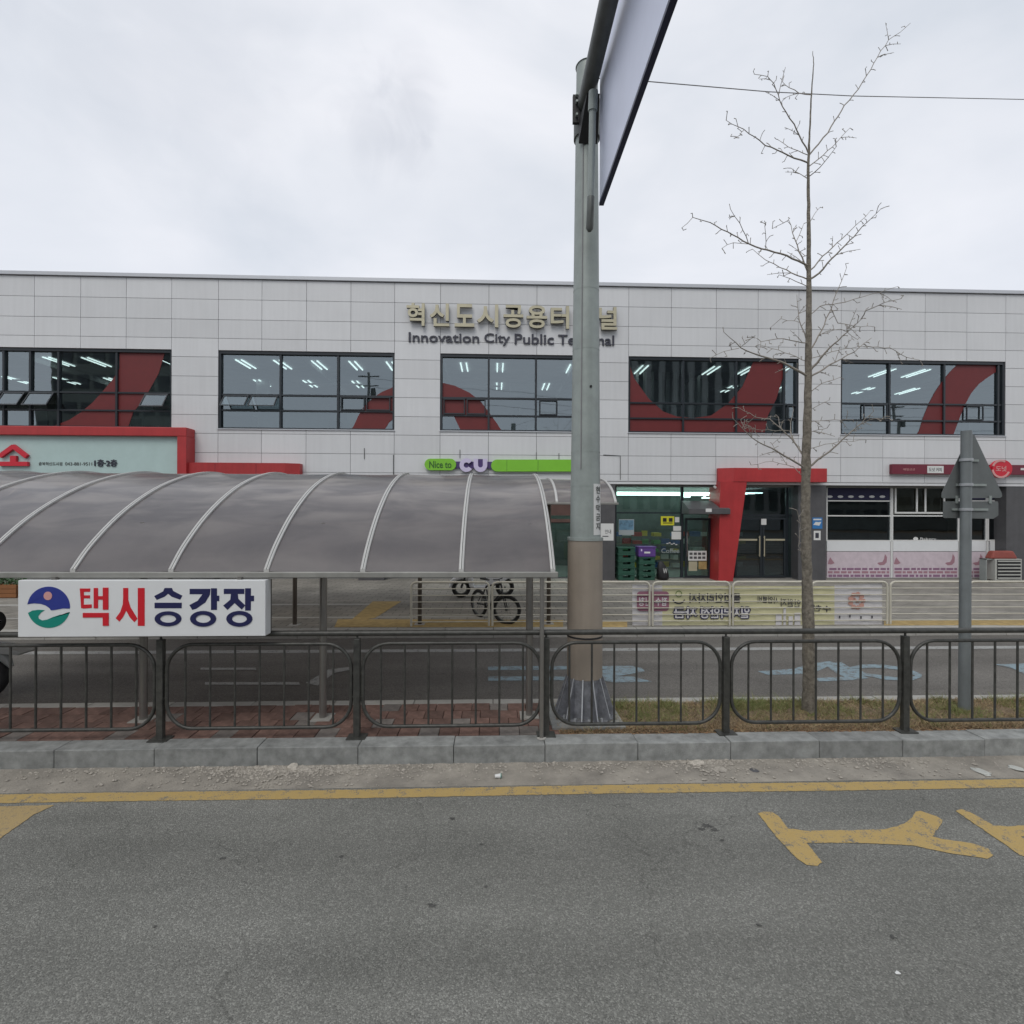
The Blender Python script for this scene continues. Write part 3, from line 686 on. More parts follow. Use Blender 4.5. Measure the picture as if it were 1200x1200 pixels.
def window(c0, c1, vert, trans, awn=(), top=.10, film=(), lite=None):
    x0, x1 = JX[c0], JX[c1]
    f = MB(); f.box(x0, YB + .04, zt - top, x1, YB + .2, zt).box(x0, YB + .04, zb, x1, YB + .2, zb + .05)
    f.box(x0, YB + .04, zb + .05, x0 + .07, YB + .2, zt - top).box(x1 - .07, YB + .04, zb + .05, x1, YB + .2, zt - top)
    w_ = f.build('window', A['frame'], bld)
    vx = [X(p, YG, 455) for p in vert]
    tz = [Z((vert[0] if vert else 600), t, YG) for t in trans]
    for v in vx: box('mullion', A['frame'], w_, v - .035, YB + .06, zb + .05, v + .035, YB + .18, zt - top)
    xs_ = [x0 + .07] + vx + [x1 - .07]
    zs_ = [zb + .05] + sorted(tz) + [zt - top]
    for z_ in tz:
        for a, b in zip(xs_[:-1], xs_[1:]):
            e0 = a + (.035 if a in vx else 0); e1 = b - (.035 if b in vx else 0)
            box('transom', A['frame'], w_, e0, YB + .07, z_ - .028, e1, YB + .17, z_ + .028)
    aw = []
    for (p0, p1, tilt) in awn:
        aw.append((X(p0, YG, 470), X(p1, YG, 470), tilt))
    for i, (a, b) in enumerate(zip(xs_[:-1], xs_[1:])):
        for k, (c, d) in enumerate(zip(zs_[:-1], zs_[1:])):
            if k == 1 and any(q[0] < (a + b) / 2 < q[1] and q[2] for q in aw): continue
            tlt = random.uniform(-.0035, .0035); tl2 = random.uniform(-.003, .003)
            MB().sheet([(a, YG + tlt, c), (b, YG - tlt, c), (b, YG - tlt + tl2, d), (a, YG + tlt + tl2, d)]).build('pane', A['glass'], w_)
    for (a, b, tilt) in aw:      # opening sashes in the middle band
        c, d = zs_[1] + .03, zs_[2] - .03
        off = .32 if tilt else 0
        def pt(x, t, y=0): return (x, YB + .03 - off * (1 - t) + y, c + (d - c) * t + (.06 * (1 - t) if tilt else 0))
        fr = MB()
        for (xa, xb, ta, tb) in ((a, b, 0, .08), (a, b, .92, 1), (a, a + .035, .08, .92), (b - .035, b, .08, .92)):
            P = [pt(xa, ta), pt(xb, ta), pt(xb, tb), pt(xa, tb)]; Q = [(x, y + .04, z) for x, y, z in P]
            fr.add(P + Q, [(0,1,2,3),(7,6,5,4),(0,4,5,1),(1,5,6,2),(2,6,7,3),(3,7,4,0)])
        fr.build('sash', A['frame'], w_)
        if tilt: MB().sheet([pt(a + .035, .08, .02), pt(b - .035, .08, .02), pt(b - .035, .92, .02), pt(a + .035, .92, .02)]).build('pane', A['glass'], w_)
    for P in film:
        P = [(min(max(x, X(0, YG) * 0 + x), x), y) for x, y in P]
        q = poly_px(P, YG - .012)
        q = [(min(max(x, x0 + .02), x1 - .02), min(max(z, zb + .02), zt - top + .01)) for x, z in q]
        MB().prism(q, YG - .012, YG - .009).build('red_graphic', A['film'], w_)
    return w_
window(*wcols[0], (6, 37, 70, 138), (459, 480), awn=((-12, 5, 1), (7, 32, 1), (37, 66, 1), (172, 199, 1)), film=[[(140,410),(140,432),(131,446),(119,460),(108,472),(95,483),(81,492),(60,506),(150,505),(156,483.5),(170.6,465),(186,437.6),(193,410)]])
window(*wcols[1], (329.5, 396.7), (463.5, 481.5), awn=((264, 293, 1), (296, 327, 1), (400, 428, 0), (430, 458, 0)), film=[[(411,515),(414,500),(420,487),(426,477),(433,470),(440,464),(448,459),(458,455),(472,452),(472,486),(463,490),(456,495),(451,503),(449,515)]])
window(*wcols[2], (572.7, 628), (467, 487.5), awn=((520, 545, 0), (547, 569, 0), (632, 653, 0)), film=[[(510,448),(518,448.5),(533,452),(550,460),(563,470),(573,483),(583,497),(588,510),(540,510),(532,488),(510,487)]])
window(*wcols[3], (800, 862, 918), (473, 491), awn=((921, 934, 0),), film=[[(730,415),(737,425),(743,443),(760,467),(777,482),(793,488),(812,490),(833,487),(853,473),(870,453),(880,430),(883,410),(920,410),(918,440),(910,467),(900,487),(896,515),(730,515)]])
window(*wcols[4], (1041, 1105, 1168), (473.5, 493), awn=((1010, 1038, 0), (1130, 1150, 0)), film=[[(1074,520),(1077,505),(1082,489),(1088,474),(1096,459),(1104,447),(1113,436),(1122,427),(1134,415),(1167,415),(1167,436),(1158,442),(1147,450),(1138,461),(1130,476),(1123,494),(1117,520)]])
window(*wcols[5], (-250, -180), (459, 480)); window(*wcols[6], (1300, 1370), (475, 494))
# window sills of panel metal
for a, b in wcols: box('sill', A['cap'], bld, JX[a] - .02, YB - .04, zb - .035, JX[b] + .02, YB + .03, zb - .002)

# ---- ground floor
YS = YB + .45            # shopfront plane
ZF = PZ
box('soffit', A['darkgrey'], bld, XL, YB + .30, ZS - .005, XR, YS + .3, ZS - .002 + .004)
rect('fascia', A['panel'], bld, -700, 563, 1900, 566.5, YB, th=0, back=.03)
def storefront(px0, px1, name='shop_wall', m=A['darkgrey']):
    return MB().box(X(px0, YS), YS, ZF, X(px1, YS), YS + .25, ZS).build(name, m, bld)
# piers (front flush with the facade)
def pier(px0, px1, m=A['darkgrey']): return MB().box(X(px0, YB), YB + .02, ZF, X(px1, YB), YS + .2, ZS - .01).build('pier', m, bld)
pier(-720, -300); pier(-180, -120); pier(223, 250); pier(420, 450); pier(702, 721); pier(936, 968.5); pier(1180, 1212); pier(1300, 1900)
def shopwin(px0, px1, vert, trans, zb_px=None, frame=A['frame'], glass=A['shopglass'], fw=.05, Y=YS, top_px=None):
    x0, x1 = X(px0, Y), X(px1, Y); z1 = ZS - .01 if top_px is None else Z((px0 + px1) / 2, top_px, Y); z0 = ZF if zb_px is None else Z((px0 + px1) / 2, zb_px, Y)
    f = MB().box(x0, Y, z1 - fw, x1, Y + .08, z1).box(x0, Y, z0, x1, Y + .08, z0 + fw).box(x0, Y, z0 + fw, x0 + fw, Y + .08, z1 - fw).box(x1 - fw, Y, z0 + fw, x1, Y + .08, z1 - fw)
    w_ = f.build('shop_window', frame, bld)
    vx = [X(p, Y) for p in vert]; tz = sorted(Z((px0 + px1) / 2, t, Y) for t in trans)
    for v in vx: box('mullion', frame, w_, v - fw / 2, Y + .002, z0 + fw, v + fw / 2, Y + .078, z1 - fw)
    xs_ = [x0 + fw] + vx + [x1 - fw]; zs_ = [z0 + fw] + tz + [z1 - fw]
    for z_ in tz:
        for a, b in zip(xs_[:-1], xs_[1:]):
            box('transom', frame, w_, a + (fw / 2 if a in vx else 0), Y + .004, z_ - fw / 2, b - (fw / 2 if b in vx else 0), Y + .076, z_ + fw / 2)
    for a, b in zip(xs_[:-1], xs_[1:]):
        for c, d in zip(zs_[:-1], zs_[1:]):
            MB().sheet([(a, Y + .04, c), (b, Y + .04, c), (b, Y + .04, d), (a, Y + .04, d)]).build('pane', glass, w_)
    return w_
shopwin(-300, -180, (-240,), (600,)); shopwin(-120, 223, (-30, 60, 140), (600,)); shopwin(250, 420, (335,), (600,)); shopwin(450, 702, (540, 620), (612,))
rect('fascia', A['brown'], bld, 560, 588, 702, 604, YS, th=.06, back=-.02)
rect('fascia', A['brown'], bld, 560, 608, 702, 612, YS, th=.05, back=-.02)
# convenience store
cu = shopwin(721, 799.5, (), (601,))
# store interior
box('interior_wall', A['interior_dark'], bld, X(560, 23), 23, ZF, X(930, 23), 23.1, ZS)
for i in range(7):
    x = X(722 + i * 16, 22); box('ceiling_lamp', A['shoplight'], bld, X(600, 22), 19.6 + i * .6, 3.36, X(860, 22), 19.72 + i * .6, 3.40)
shelfm = [mat('goods_%s' % n_, c_, .6) for n_, c_ in (('red', (.35, .05, .05)), ('white', (.5, .5, .48)), ('blue', (.06, .12, .3)), ('yellow', (.5, .38, .06)), ('green', (.08, .25, .1)))]
for r in range(5):
    for i in range(16):
        h = random.uniform(.12, .24); x = X(700, 21) + i * .42
        if random.random() < .85: box('shelf_goods', random.choice(shelfm), bld, x, 21.5 + .3 * (i % 2), ZF + .1 + .33 * r, x + random.uniform(.2, .38), 21.9, ZF + .1 + .33 * r + h)
YP = YS - .004
rect('poster', A['greypaper'], cu, 725, 608.5, 743, 627, YP, .006)
rect('poster_print', A['dimblue'], cu, 725.5, 609.5, 742.5, 621, YP - .006, .003)
rect('sticker', A['ygreen'], cu, 774.5, 605, 790, 615.5, YP, .006)
for cx_ in (779, 786): rect('sticker_print', A['black'], cu, cx_ - 2.2, 607, cx_ + 2.2, 611.5, YP - .006, .003)
rect('sticker_print', A['black'], cu, 777, 612.4, 788, 613.4, YP - .006, .003)
rect('sticker', A['paper'], cu, 791, 606, 796, 612, YP, .006); rect('sticker', A['paper'], cu, 789, 616.5, 798, 622, YP, .006)
rect('poster', A['paper'], cu, 787, 623, 798, 632, YP, .006)
T('lettering', 'Coffee', 775, 642.8, 796, 648, YP, A['greypaper'], cu, depth=.004); 
for k in range(5): rect('window_drawing', A['paper'], cu, 781 + k * 2.6, 636.6 - (k % 2) * 1.2 + k * .3, 783.2 + k * 2.6, 637.5 - (k % 2) * 1.2 + k * .3, YP, .003)
# store door with awning
def door(px0, px1, py0, py1, Y, parent, m=A['frame'], glass=A['shopglass'], stile=.10, hside=None, hmat=A['chrome'], name='door', handle_px=(622, 648)):
    x0, x1 = X(px0, Y), X(px1, Y); z0, z1 = Z((px0 + px1) / 2, py1, Y), Z((px0 + px1) / 2, py0, Y)
    z0 = max(z0, ZF + .035)
    d = MB().box(x0, Y, z0, x0 + stile, Y + .05, z1).box(x1 - stile, Y, z0, x1, Y + .05, z1).box(x0 + stile, Y, z1 - stile, x1 - stile, Y + .05, z1).box(x0 + stile, Y, z0, x1 - stile, Y + .05, z0 + stile).build(name, m, parent)
    MB().sheet([(x0 + stile, Y + .025, z0 + stile), (x1 - stile, Y + .025, z0 + stile), (x1 - stile, Y + .025, z1 - stile), (x0 + stile, Y + .025, z1 - stile)]).build('pane', glass, d)
    if hside is not None:
        hx = X(hside, Y); ha, hb = Z(hside, handle_px[0], Y), Z(hside, handle_px[1], Y)
        MB().tube([(hx, Y, ha - .05), (hx, Y - .07, ha - .05)], .012, 8).tube([(hx, Y, hb + .05), (hx, Y - .07, hb + .05)], .012, 8).tube([(hx, Y - .07, ha), (hx, Y - .07, hb)], .02, 8).build('handle', hmat, d)
    return d
shopwin(799.5, 843, (), (602,)); 
ds = door(803, 833, 607, 677, YS - .06, bld, hside=804.5, handle_px=(624, 652), stile=.08)
rect('poster', A['paper'], ds, 806.5, 645.5, 828, 657, YS - .062, .006)
for i in range(4):
    for j in range(2): rect('poster_print', A['darkgrey'], ds, 808 + i * 5, 647.5 + j * 4.6, 811.6 + i * 5, 650.3 + j * 4.6, YS - .068, .003)
rect('poster', A['gold'], ds, 807, 658, 817, 669, YS - .062, .006); rect('poster', A['tactile'], ds, 818.5, 658, 828, 667, YS - .062, .006)
rect('neon_sign', A['shoplight'], bld, 801, 578, 809, 583, YS + .12, .02); 
rect('neon_sign', A['shoplight'], bld, 822, 577, 834, 578.2, YS + .12, .02); rect('neon_sign', A['shoplight'], bld, 822, 583, 834, 584.2, YS + .12, .02)
MB().tube([at(822.5, 584, Y=YS+.12), at(833, 577, Y=YS+.12)], .02, 6).build('neon_sign', A['shoplight'], bld)
aw = thing('door_awning', (X(820, YS - .3), YS, Z(820, 602, YS)), 'small dark grey awning above the convenience store door', 'awning')
ax0, ax1 = X(801, YS - .4), X(848.5, YS - .4)
za, zb_, zc = Z(820, 587, YS), Z(820, 596.5, YS - .4), Z(820, 602, YS - .4)
ab = MB(); ab.add([(ax0 + .05, YS - .085, za), (ax1 - .05, YS - .085, za), (ax1, YS - .9, zb_), (ax0, YS - .9, zb_), (ax0, YS - .9, zc), (ax1, YS - .9, zc), (ax0 + .05, YS - .085, zc), (ax1 - .05, YS - .085, zc)],
      [(0,1,2,3),(3,2,5,4),(0,3,4,6),(1,7,5,2)])
ab.build('canvas', A['darkgrey'], aw)
rect('logo_patch', A['paper'], aw, 827, 596, 834, 600, YS - .905, .004)
MB().tube([(ax0 + .01, YS - .88, zc), (ax1 - .01, YS - .88, zc)], .015, 8).build('front_bar', A['steel_dark'], aw)
cam_ = thing('security_camera', at(837, 571, Y=YB + .1), 'small white security camera under the soffit beside the red portal', 'camera')
c0 = at(837, 570, Y=YB + .1)
MB().tube([(c0.x, c0.y + .1, c0.z + .04), (c0.x, c0.y, c0.z)], .02, 8).build('bracket', A['steel'], cam_)
MB().tube([(c0.x, c0.y, c0.z), (c0.x - .03, c0.y - .16, c0.z - .04)], .045, 12).build('camera_body', A['paper'], cam_)

# red entrance portal
YR = YB - .75
prt = MB()
xa, xb = X(845, YR), X(969, YB - .05)
beam = [(844.5, 551.5), (862, 548), (969, 548.5), (969, 565), (876, 564.5), (844.5, 566)]
zt0, zt1 = Z(900, 548.5, YB - .35), Z(900, 564.5, YB - .35)
YR = YB - .35
x0, x1, x2 = X(844.5, YR), X(859.5, YR), X(969, YR)
poly = [(x0, YB), (x0, YR + .0), (x0, YR), (x2, YR), (x2, YB)]
# beam as a solid with chamfered left corner
MB().slab([(x0, YB - .005), (x0, YB - .14), (X(860, YR), YR), (x2, YR), (x2, YB - .005)], zt1, zt0).build('portal_beam', A['red'], bld)
ll = [(X(844.3, YR), zt1 - .003), (X(875.5, YR), zt1 - .003), (X(859.5, YR), ZF), (X(842.5, YR), ZF)]
MB().prism(ll, YR + .02, YS + .15).build('portal_leg', A['red'], bld)
# door screen inside the portal
YD = YS - .02
sc_ = shopwin(860, 936.5, (922.5,), (604,), Y=YD, glass=A['darkglass'], fw=.08)
dl = door(862, 893.2, 606.5, 676.5, YD - .06, bld, glass=A['darkglass'], hside=889.3, handle_px=(628, 652), stile=.07, hmat=A['gold'])
dr = door(893.8, 921, 606.5, 676.5, YD - .06, bld, glass=A['darkglass'], hside=894.8, handle_px=(628, 652), stile=.07, hmat=A['gold'])
rect('notice', A['paper'], dr, 892, 608, 898, 615, YD - .065, .006)
rect('push_bar', A['gold'], dl, 865, 631.5, 887, 633.5, YD - .066, .02); rect('push_bar', A['gold'], dr, 897, 631.5, 919.5, 633.5, YD - .066, .02)
# stickers on the pier
st = rect('sticker', A['blue'], None, 952, 606.5, 963.5, 619.5, YB + .018, .01); tag(st, 'blue wireless network sticker on the dark pier beside the glass doors', 'sticker')
rect('sticker_print', A['paper'], st, 953.2, 608, 962.4, 609.6, YB + .008, .003)
decal('sticker_print', A['paper'], st, [(953, 615), (956, 611.5), (959, 612), (962.5, 611.5), (960, 616), (957, 615.5)], YB + .008, .003)
st = rect('notice', A['paper'], None, 953.5, 622, 961.5, 633, YB + .018, .01); tag(st, 'small white notice with dark figure below the blue sticker', 'notice')
rect('notice_print', A['charcoal'], st, 955.5, 624.5, 959.5, 630.5, YB + .008, .003)
st = rect('poster', A['paper'], None, 704, 613.5, 719, 633.5, YB + .018, .01); tag(st, 'white square poster on dark pier left of the convenience store window', 'poster')
T('poster_print', '안내', 709, 620.5, 716, 625.5, YB + .008, A['charcoal'], st)
rect('poster_print', A['charcoal'], st, 706, 628, 713, 629, YB + .008, .003)

# dessert shop frontage
WF = A['whiteframe']
def panelband(px0, px1):
    rect('sill_band', A['white'], bld, px0, 634.3, px1, 646, YS + .01, back=.12)
    pb = rect('printed_band', A['lilac'], bld, px0, 646.6, px1, 678, YS + .01, back=.12)
    Yp = YS - .0005
    for r, (y, h) in enumerate(((665.5, 2.6), (669.3, 2.6), (673.3, 2.8))):
        x = px0 + 1 + random.uniform(0, 2)
        while x < px1 - 3:
            w_ = random.uniform(3, 9); w_ = min(w_, px1 - 1 - x)
            rect('print', A['plum'] if r != 1 else A['plumred'], pb, x, y, x + w_, y + h, Yp, .002); x += w_ + random.uniform(.8, 2)
    c = px1 - 9; s = 1 if px1 - px0 > 60 else .8
    decal('print', A['plumred'], pb, [(c + 3, 649), (c + 5.5, 653), (c + 5, 659), (c + 2, 662), (c - 3, 662.5), (c - 6, 660), (c - 4, 659), (c, 658.5), (c + 2, 655)], Yp, .002)
    c = px0 + 4; decal('print', A['plumred'], pb, [(c, 653), (c + 2, 656), (c + 5, 660), (c + 1, 661.5), (c - 3, 661), (c - 2, 657)], Yp, .002)
panelband(969, 1043); panelband(1046.5, 1122.5); panelband(1126, 1155); panelband(1160, 1176)
dk1 = shopwin(968.5, 1045, (), (587, 604.5), zb_px=634.3, frame=WF, glass=A['darkglass'], fw=.045)
dk2 = shopwin(1045.3, 1124.5, (), (604.5,), zb_px=634.3, frame=WF, glass=A['darkglass'], fw=.05)
dk3 = shopwin(1124.8, 1157, (), (587, 604.5), zb_px=634.3, frame=WF, glass=A['darkglass'], fw=.05)
dk4 = shopwin(1157.3, 1180, (), (587, 604.5), zb_px=634.3, frame=WF, glass=A['darkglass'], fw=.06)
for px in (1044.8, 1124.5, 1157): rect('frame_post', WF, bld, px - 1.2, 634.5, px + 1.2, 678, YS, back=.1)
# sliding sash in the middle bay
rect('sash', WF, dk2, 1048, 570, 1107, 572, YS - .002, .03); rect('sash', WF, dk2, 1048, 600, 1107, 602, YS - .002, .03)
for p in (1049, 1074, 1084, 1106): rect('sash', WF, dk2, p - .9, 572.2, p + .9, 599.8, YS - .002, .03)
A['warmroom'] = mat('warm_interior', (.28, .22, .12), .9, var=.2)
rect('interior_wall', A['warmroom'], bld, 1046, 560, 1124, 604, YS + .8, back=.05)
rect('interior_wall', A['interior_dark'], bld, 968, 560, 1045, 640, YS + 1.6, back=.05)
for (a, b, w_) in ((969.5, 1042.5, dk1), (1126, 1155.5, dk3), (1158, 1179, dk4)):
    rect('valance', A['navy'], w_, a, 569, b, 585.5, YS + .034, .006)
    x = a + 3
    while x < b - 3:
        decal('valance_print', A['paper'], w_, [(x + 3.4 * math.cos(t_ * .785) , 582 + 1.5 * math.sin(t_ * .785)) for t_ in range(8)], YS + .027, .003); x += 12.3
T('lettering', 'Bakery', 1078.5, 630, 1097, 634, YS + .036, A['paper'], dk2); 
decal('lettering', A['paper'], dk2, [(1073 + 3 * math.cos(t_ * .785), 631.5 + 2.3 * math.sin(t_ * .785)) for t_ in range(8)], YS + .036, .003)
# rightmost grey doors
rect('panel_door', A['steel_dark'], bld, 1188.5, 572, 1230, 678, YS - .02, back=.05)
rect('panel_door', A['steel_dark'], bld, 1231, 572, 1275, 678, YS - .02, back=.05)
st = rect('notice', A['paper'], None, 1194.5, 619, 1206, 631, YS - .041, .01); tag(st, 'white notice sheet on the grey door at the right end', 'notice')

# air conditioner unit with something reddish on it
ax, bx_ = X(1151, 18.0), X(1190.5, 18.0); zt_ = Z(1170, 655, 17.8)
ac = thing('air_conditioner', ((ax + bx_) / 2, 17.9, PZ), 'pale outdoor air conditioner unit with slatted front by the shop window', 'air conditioner')
y0, y1 = 17.75, 18.1
MB().box(ax + .28, y0 + .03, PZ + .04, bx_, y1, zt_).build('casing', A['acwhite'], ac, bevel=.01)
MB().box(ax, y0 + .1, PZ, ax + .03, y1, zt_).box(ax, y0 + .1, zt_ - .03, ax + .28, y1, zt_).build('side_frame', A['steel'], ac)
n_ = 6
for i in range(n_):
    z_ = PZ + .12 + i * (zt_ - PZ - .2) / (n_ - 1)
    box('slat', A['acwhite'], ac, ax + .36, y0, z_ - .022, bx_ - .06, y0 + .028, z_ + .022)
box('grille_back', A['black'], ac, ax + .34, y0 + .024, PZ + .08, bx_ - .05, y0 + .0299, zt_ - .03)
MB().box(ax + .3, y0 + .05, PZ, bx_ - .02, y1 - .05, PZ + .04).build('foot', A['black'], ac)
zz = Z(1170, 645.5, 17.9)
bag = MB(); xa_, xb2 = ax + .16, bx_ - .1
bag.add([(xa_, y0 + .05, zt_), (xb2, y0 + .05, zt_), (xb2, y1, zt_), (xa_, y1, zt_), (xa_ + .12, y0 + .09, zz), (xb2 - .14, y0 + .09, zz), (xb2 - .14, y1 - .04, zz), (xa_ + .12, y1 - .04, zz)],
        [(4,5,6,7),(0,1,5,4),(1,2,6,5),(2,3,7,6),(3,0,4,7),(0,3,2,1)])
tag(bag.build('vinyl_bundle', A['terra'], bevel=.05), 'red-brown vinyl bundle lying on the outdoor air conditioner', 'bundle')

# crates and box before the store window
def crate(xc, y, z, wd, dp, h, label, m=A['crate'], name='crate', lid=False, grp='stacked crates by the store window'):
    t_ = thing(name, (xc, y, z), label, 'crate', grp)
    b = MB(); th = .018
    def sh(x0, y0, z0, x1, y1, z1): b.box(xc + x0, y + y0, z + z0, xc + x1, y + y1, z + z1)
    hw, hd = wd / 2, dp / 2
    sh(-hw + .02, -hd + .02, .003, hw - .02, hd - .02, .02)
    for s in (-1, 1):
        sh(s * (hw - .02), -hd + .02, .02, s * (hw - .02 - th), hd - .02, h * .80)
        sh(-hw + .02 + th, s * (hd - .02), .02, hw - .02 - th, s * (hd - .02 - th), h * .42)
        sh(-hw + .02 + th, s * (hd - .02), .42 * h, -hw * .45, s * (hd - .02 - th), h * .8); sh(hw * .45, s * (hd - .02), .42 * h, hw - .02 - th, s * (hd - .02 - th), h * .8)
    b.build('crate_body', m, t_)
    MB().box(xc - hw, y - hd, z + h * .8, xc + hw, y - hd + .03, z + h - .002).box(xc - hw, y + hd - .03, z + h * .8, xc + hw, y + hd, z + h - .002).box(xc - hw, y - hd + .03, z + h * .8, xc - hw + .03, y + hd - .03, z + h - .002).box(xc + hw - .03, y - hd + .03, z + h * .8, xc + hw, y + hd - .03, z + h - .002).build('rim', m, t_)
    if lid: MB().box(xc - hw + .03, y - hd + .03, z + h * .8, xc + hw - .03, y + hd - .03, z + h * .95).build('lid', m, t_)
    return t_
YC = YB + .12
ord_ = ['bottom', 'second', 'third', 'fourth', 'topmost']
x_a, x_b = (X(722.5, YC) + X(743.5, YC)) / 2, (X(746.5, YC) + X(767, YC)) / 2
hh = (Z(735, 641, YC) - PZ) / 5
for i in range(5): crate(x_a, YC, PZ + .004 + hh * i, .62, .42, hh, '%s dark green crate of the left stack by the store window' % ord_[i], lid=i == 4)
hh2 = (Z(757, 652.5, YC) - PZ) / 4
for i in range(4): crate(x_b, YC, PZ + .004 + hh2 * i, .60, .42, hh2, '%s dark green crate of the right stack under the purple box' % (ord_[i] if i < 3 else 'uppermost'))
pbx = thing('purple_box', (x_b, YC, PZ + .006 + hh2 * 4), 'purple plastic delivery box on top of the right crate stack', 'box')
z0 = PZ + .008 + hh2 * 4; z1 = Z(757, 640, YC)
MB().box(x_b - .31, YC - .2, z0, x_b + .31, YC + .2, z1 - .05).build('box_body', A['purplebox'], pbx, bevel=.03)
MB().box(x_b - .33, YC - .22, z1 - .05, x_b + .33, YC + .22, z1).build('lid', A['purplebox'], pbx, bevel=.015)
rect('label', A['paper'], pbx, 755, 646.5, 762, 648.5, YC - .201, .003)
rect('label', A['lavender'], pbx, 751, 643.5, 752.6, 646, YC - .201, .003)
# black bag / covered stand right of the crates
xg = X(774.5, YC); zt2 = Z(774, 655, YC)
bg = thing('black_bag', (xg, YC, PZ), 'black bag with pale print slumped beside the crate stacks', 'bag')
n_ = 12; ring = []
b = MB(); prof = [(0, .19), (.12, .22), (.3, .20), (.5, .15), (.62, .09), (.68, .03)]
vs = []; fs = []
for k, (h, r_) in enumerate(prof):
    for i in range(n_):
        a = 2 * math.pi * i / n_; q = r_ * (1 + .12 * math.sin(3 * a + k)); vs.append((xg + q * math.cos(a) + (.68 - h) * .12, YC + q * .7 * math.sin(a), PZ + .003 + h))
for k in range(len(prof) - 1):
    for i in range(n_): j = (i + 1) % n_; fs.append((k*n_+i, k*n_+j, (k+1)*n_+j, (k+1)*n_+i))
fs += [tuple(range(n_))[::-1], tuple(range((len(prof)-1)*n_, len(prof)*n_))]
b.add(vs, fs, True).build('bag_body', A['black'], bg)
T('print', 'W', xg * 0 + 777, 666, 782, 672, YC - .17, A['paper'], bg)

# ---- signs on the building
# terminal name
ts = thing('terminal_sign', (X(600, YB), YB, Z(600, 372, YB)), 'raised champagne Korean letters over dark English words naming the terminal', 'sign')
hang = '혁신도시공용터미널'
hx = [(477, 498), (504, 527), (533, 556), (559, 584), (590, 613), (617, 641), (645, 666.5), (674, 695), (701, 722.5)]
for ch, (a, b) in zip(hang, hx):
    c_ = (a + b) / 2; o_ = (c_ - 600) * .0205
    T('letter', ch, a, 357.5 + o_ + 1.2, b, 384 + o_ + 1.2, YB - .07, A['gold'], ts, depth=.11, bold=.022, side=A['golddark'])
for wd_, (a, b, t0, t1) in zip(('Innovation', 'City', 'Public', 'Terminal'), ((479, 561.5, 390.3, 401.5), (567.5, 597.5, 391, 405), (603, 649, 391.8, 403.8), (654, 719.5, 393, 404.8))):
    T('word', wd_, a, t0, b, t1, YB - .005, A['charcoal'], ts, depth=.045, bold=.012)
# convenience store sign
cs = thing('store_sign', (X(600, YB), YB - .1, Z(600, 545, YB)), 'lime green store fascia sign reading Nice to CU', 'sign')
def rr(px0, py0, px1, py1, Y, rl=True, rr_=True, n=6, r=None):
    r = (py1 - py0) / 2 if r is None else r; P = []
    def arc(cx_, cy_, a0, a1): return [(cx_ + r * math.cos(R(a0 + (a1 - a0) * i / n)), cy_ + r * math.sin(R(a0 + (a1 - a0) * i / n))) for i in range(n + 1)]
    P += arc(px0 + r, py0 + r, 180, 270) if rl else [(px0, py0)]
    P += arc(px1 - r, py0 + r, 270, 360) if rr_ else [(px1, py0)]
    P += arc(px1 - r, py1 - r, 0, 90) if rr_ else [(px1, py1)]
    P += arc(px0 + r, py1 - r, 90, 180) if rl else [(px0, py1)]
    return poly_px(P, Y)
YT = YB - .12
MB().prism(rr(497.5, 537.5, 534.5, 551, YT), YT, YT + .10).build('sign_box', A['green'], cs)
MB().prism(rr(575.5, 538.5, 686, 552.5, YT, True, False), YT, YT + .10).build('sign_box', A['green'], cs)
for p in (594, 630.5): rect('joint', A['greendark'], cs, p - .2, 539, p + .2, 552, YT - .001, .002)
rect('back_rail', A['purple'], cs, 530, 541, 582, 549, YT + .06, back=.03)
T('lettering', 'Nice to', 503, 540.3, 529, 548.5, YT - .001, A['greendark'], cs, depth=.008, bold=.015)
def ringpoly(cx_, cy_, ro, ri, a0, a1, n=20):
    o = [(cx_ + ro * math.cos(R(a0 + (a1 - a0) * i / n)), cy_ + ro * math.sin(R(a0 + (a1 - a0) * i / n))) for i in range(n + 1)]
    i_ = [(cx_ + ri * math.cos(R(a1 + (a0 - a1) * i / n)), cy_ + ri * math.sin(R(a1 + (a0 - a1) * i / n))) for i in range(n + 1)]
    return o + i_
MB().prism(poly_px(ringpoly(546.5, 545, 8, 3.1, 35, 325), YT - .05), YT - .05, YT + .05).build('letter', A['lavender'], cs)
u = [(555, 537.5), (560.2, 537.5), (560.2, 545)] + [(563 + 2.8 * math.cos(R(180 - i * 18)), 545 + 2.8 * math.sin(R(180 - i * 18))) for i in range(1, 10)] + [(565.8, 545), (565.8, 537.5), (571, 537.5), (571, 545)] + [(563 + 8 * math.cos(R(i * 12)), 545 + 8 * math.sin(R(i * 12))) for i in range(1, 15)] + [(555, 545)]
MB().prism(poly_px(u, YT - .05), YT - .05, YT + .05).build('letter', A['lavender'], cs)
decal('counter', A['purple'], cs, [(546.5 + 3.1 * math.cos(R(i * 30)), 545 + 3.1 * math.sin(R(i * 30))) for i in range(12)], YT + .03, .01)
rect('counter', A['purple'], cs, 559, 538, 567, 549, YT + .03, .01)
# small conduit stubs on the wall
for p, a, b in ((427, 525, 538), (539, 527, 537), (628.5, 530, 538), (655, 531, 538), (461, 533, 560)):
    MB().tube([at(p, a, Y=YB - .012), at(p, b, Y=YB - .012)], .012, 6).build('conduit', A['steel_dark'], bld)
q = [at(707, 533, Y=YB - .015), at(727, 534, Y=YB - .015), at(727, 562, Y=YB - .015)]
MB().tube(q, .012, 6).build('conduit', A['steel_dark'], bld)
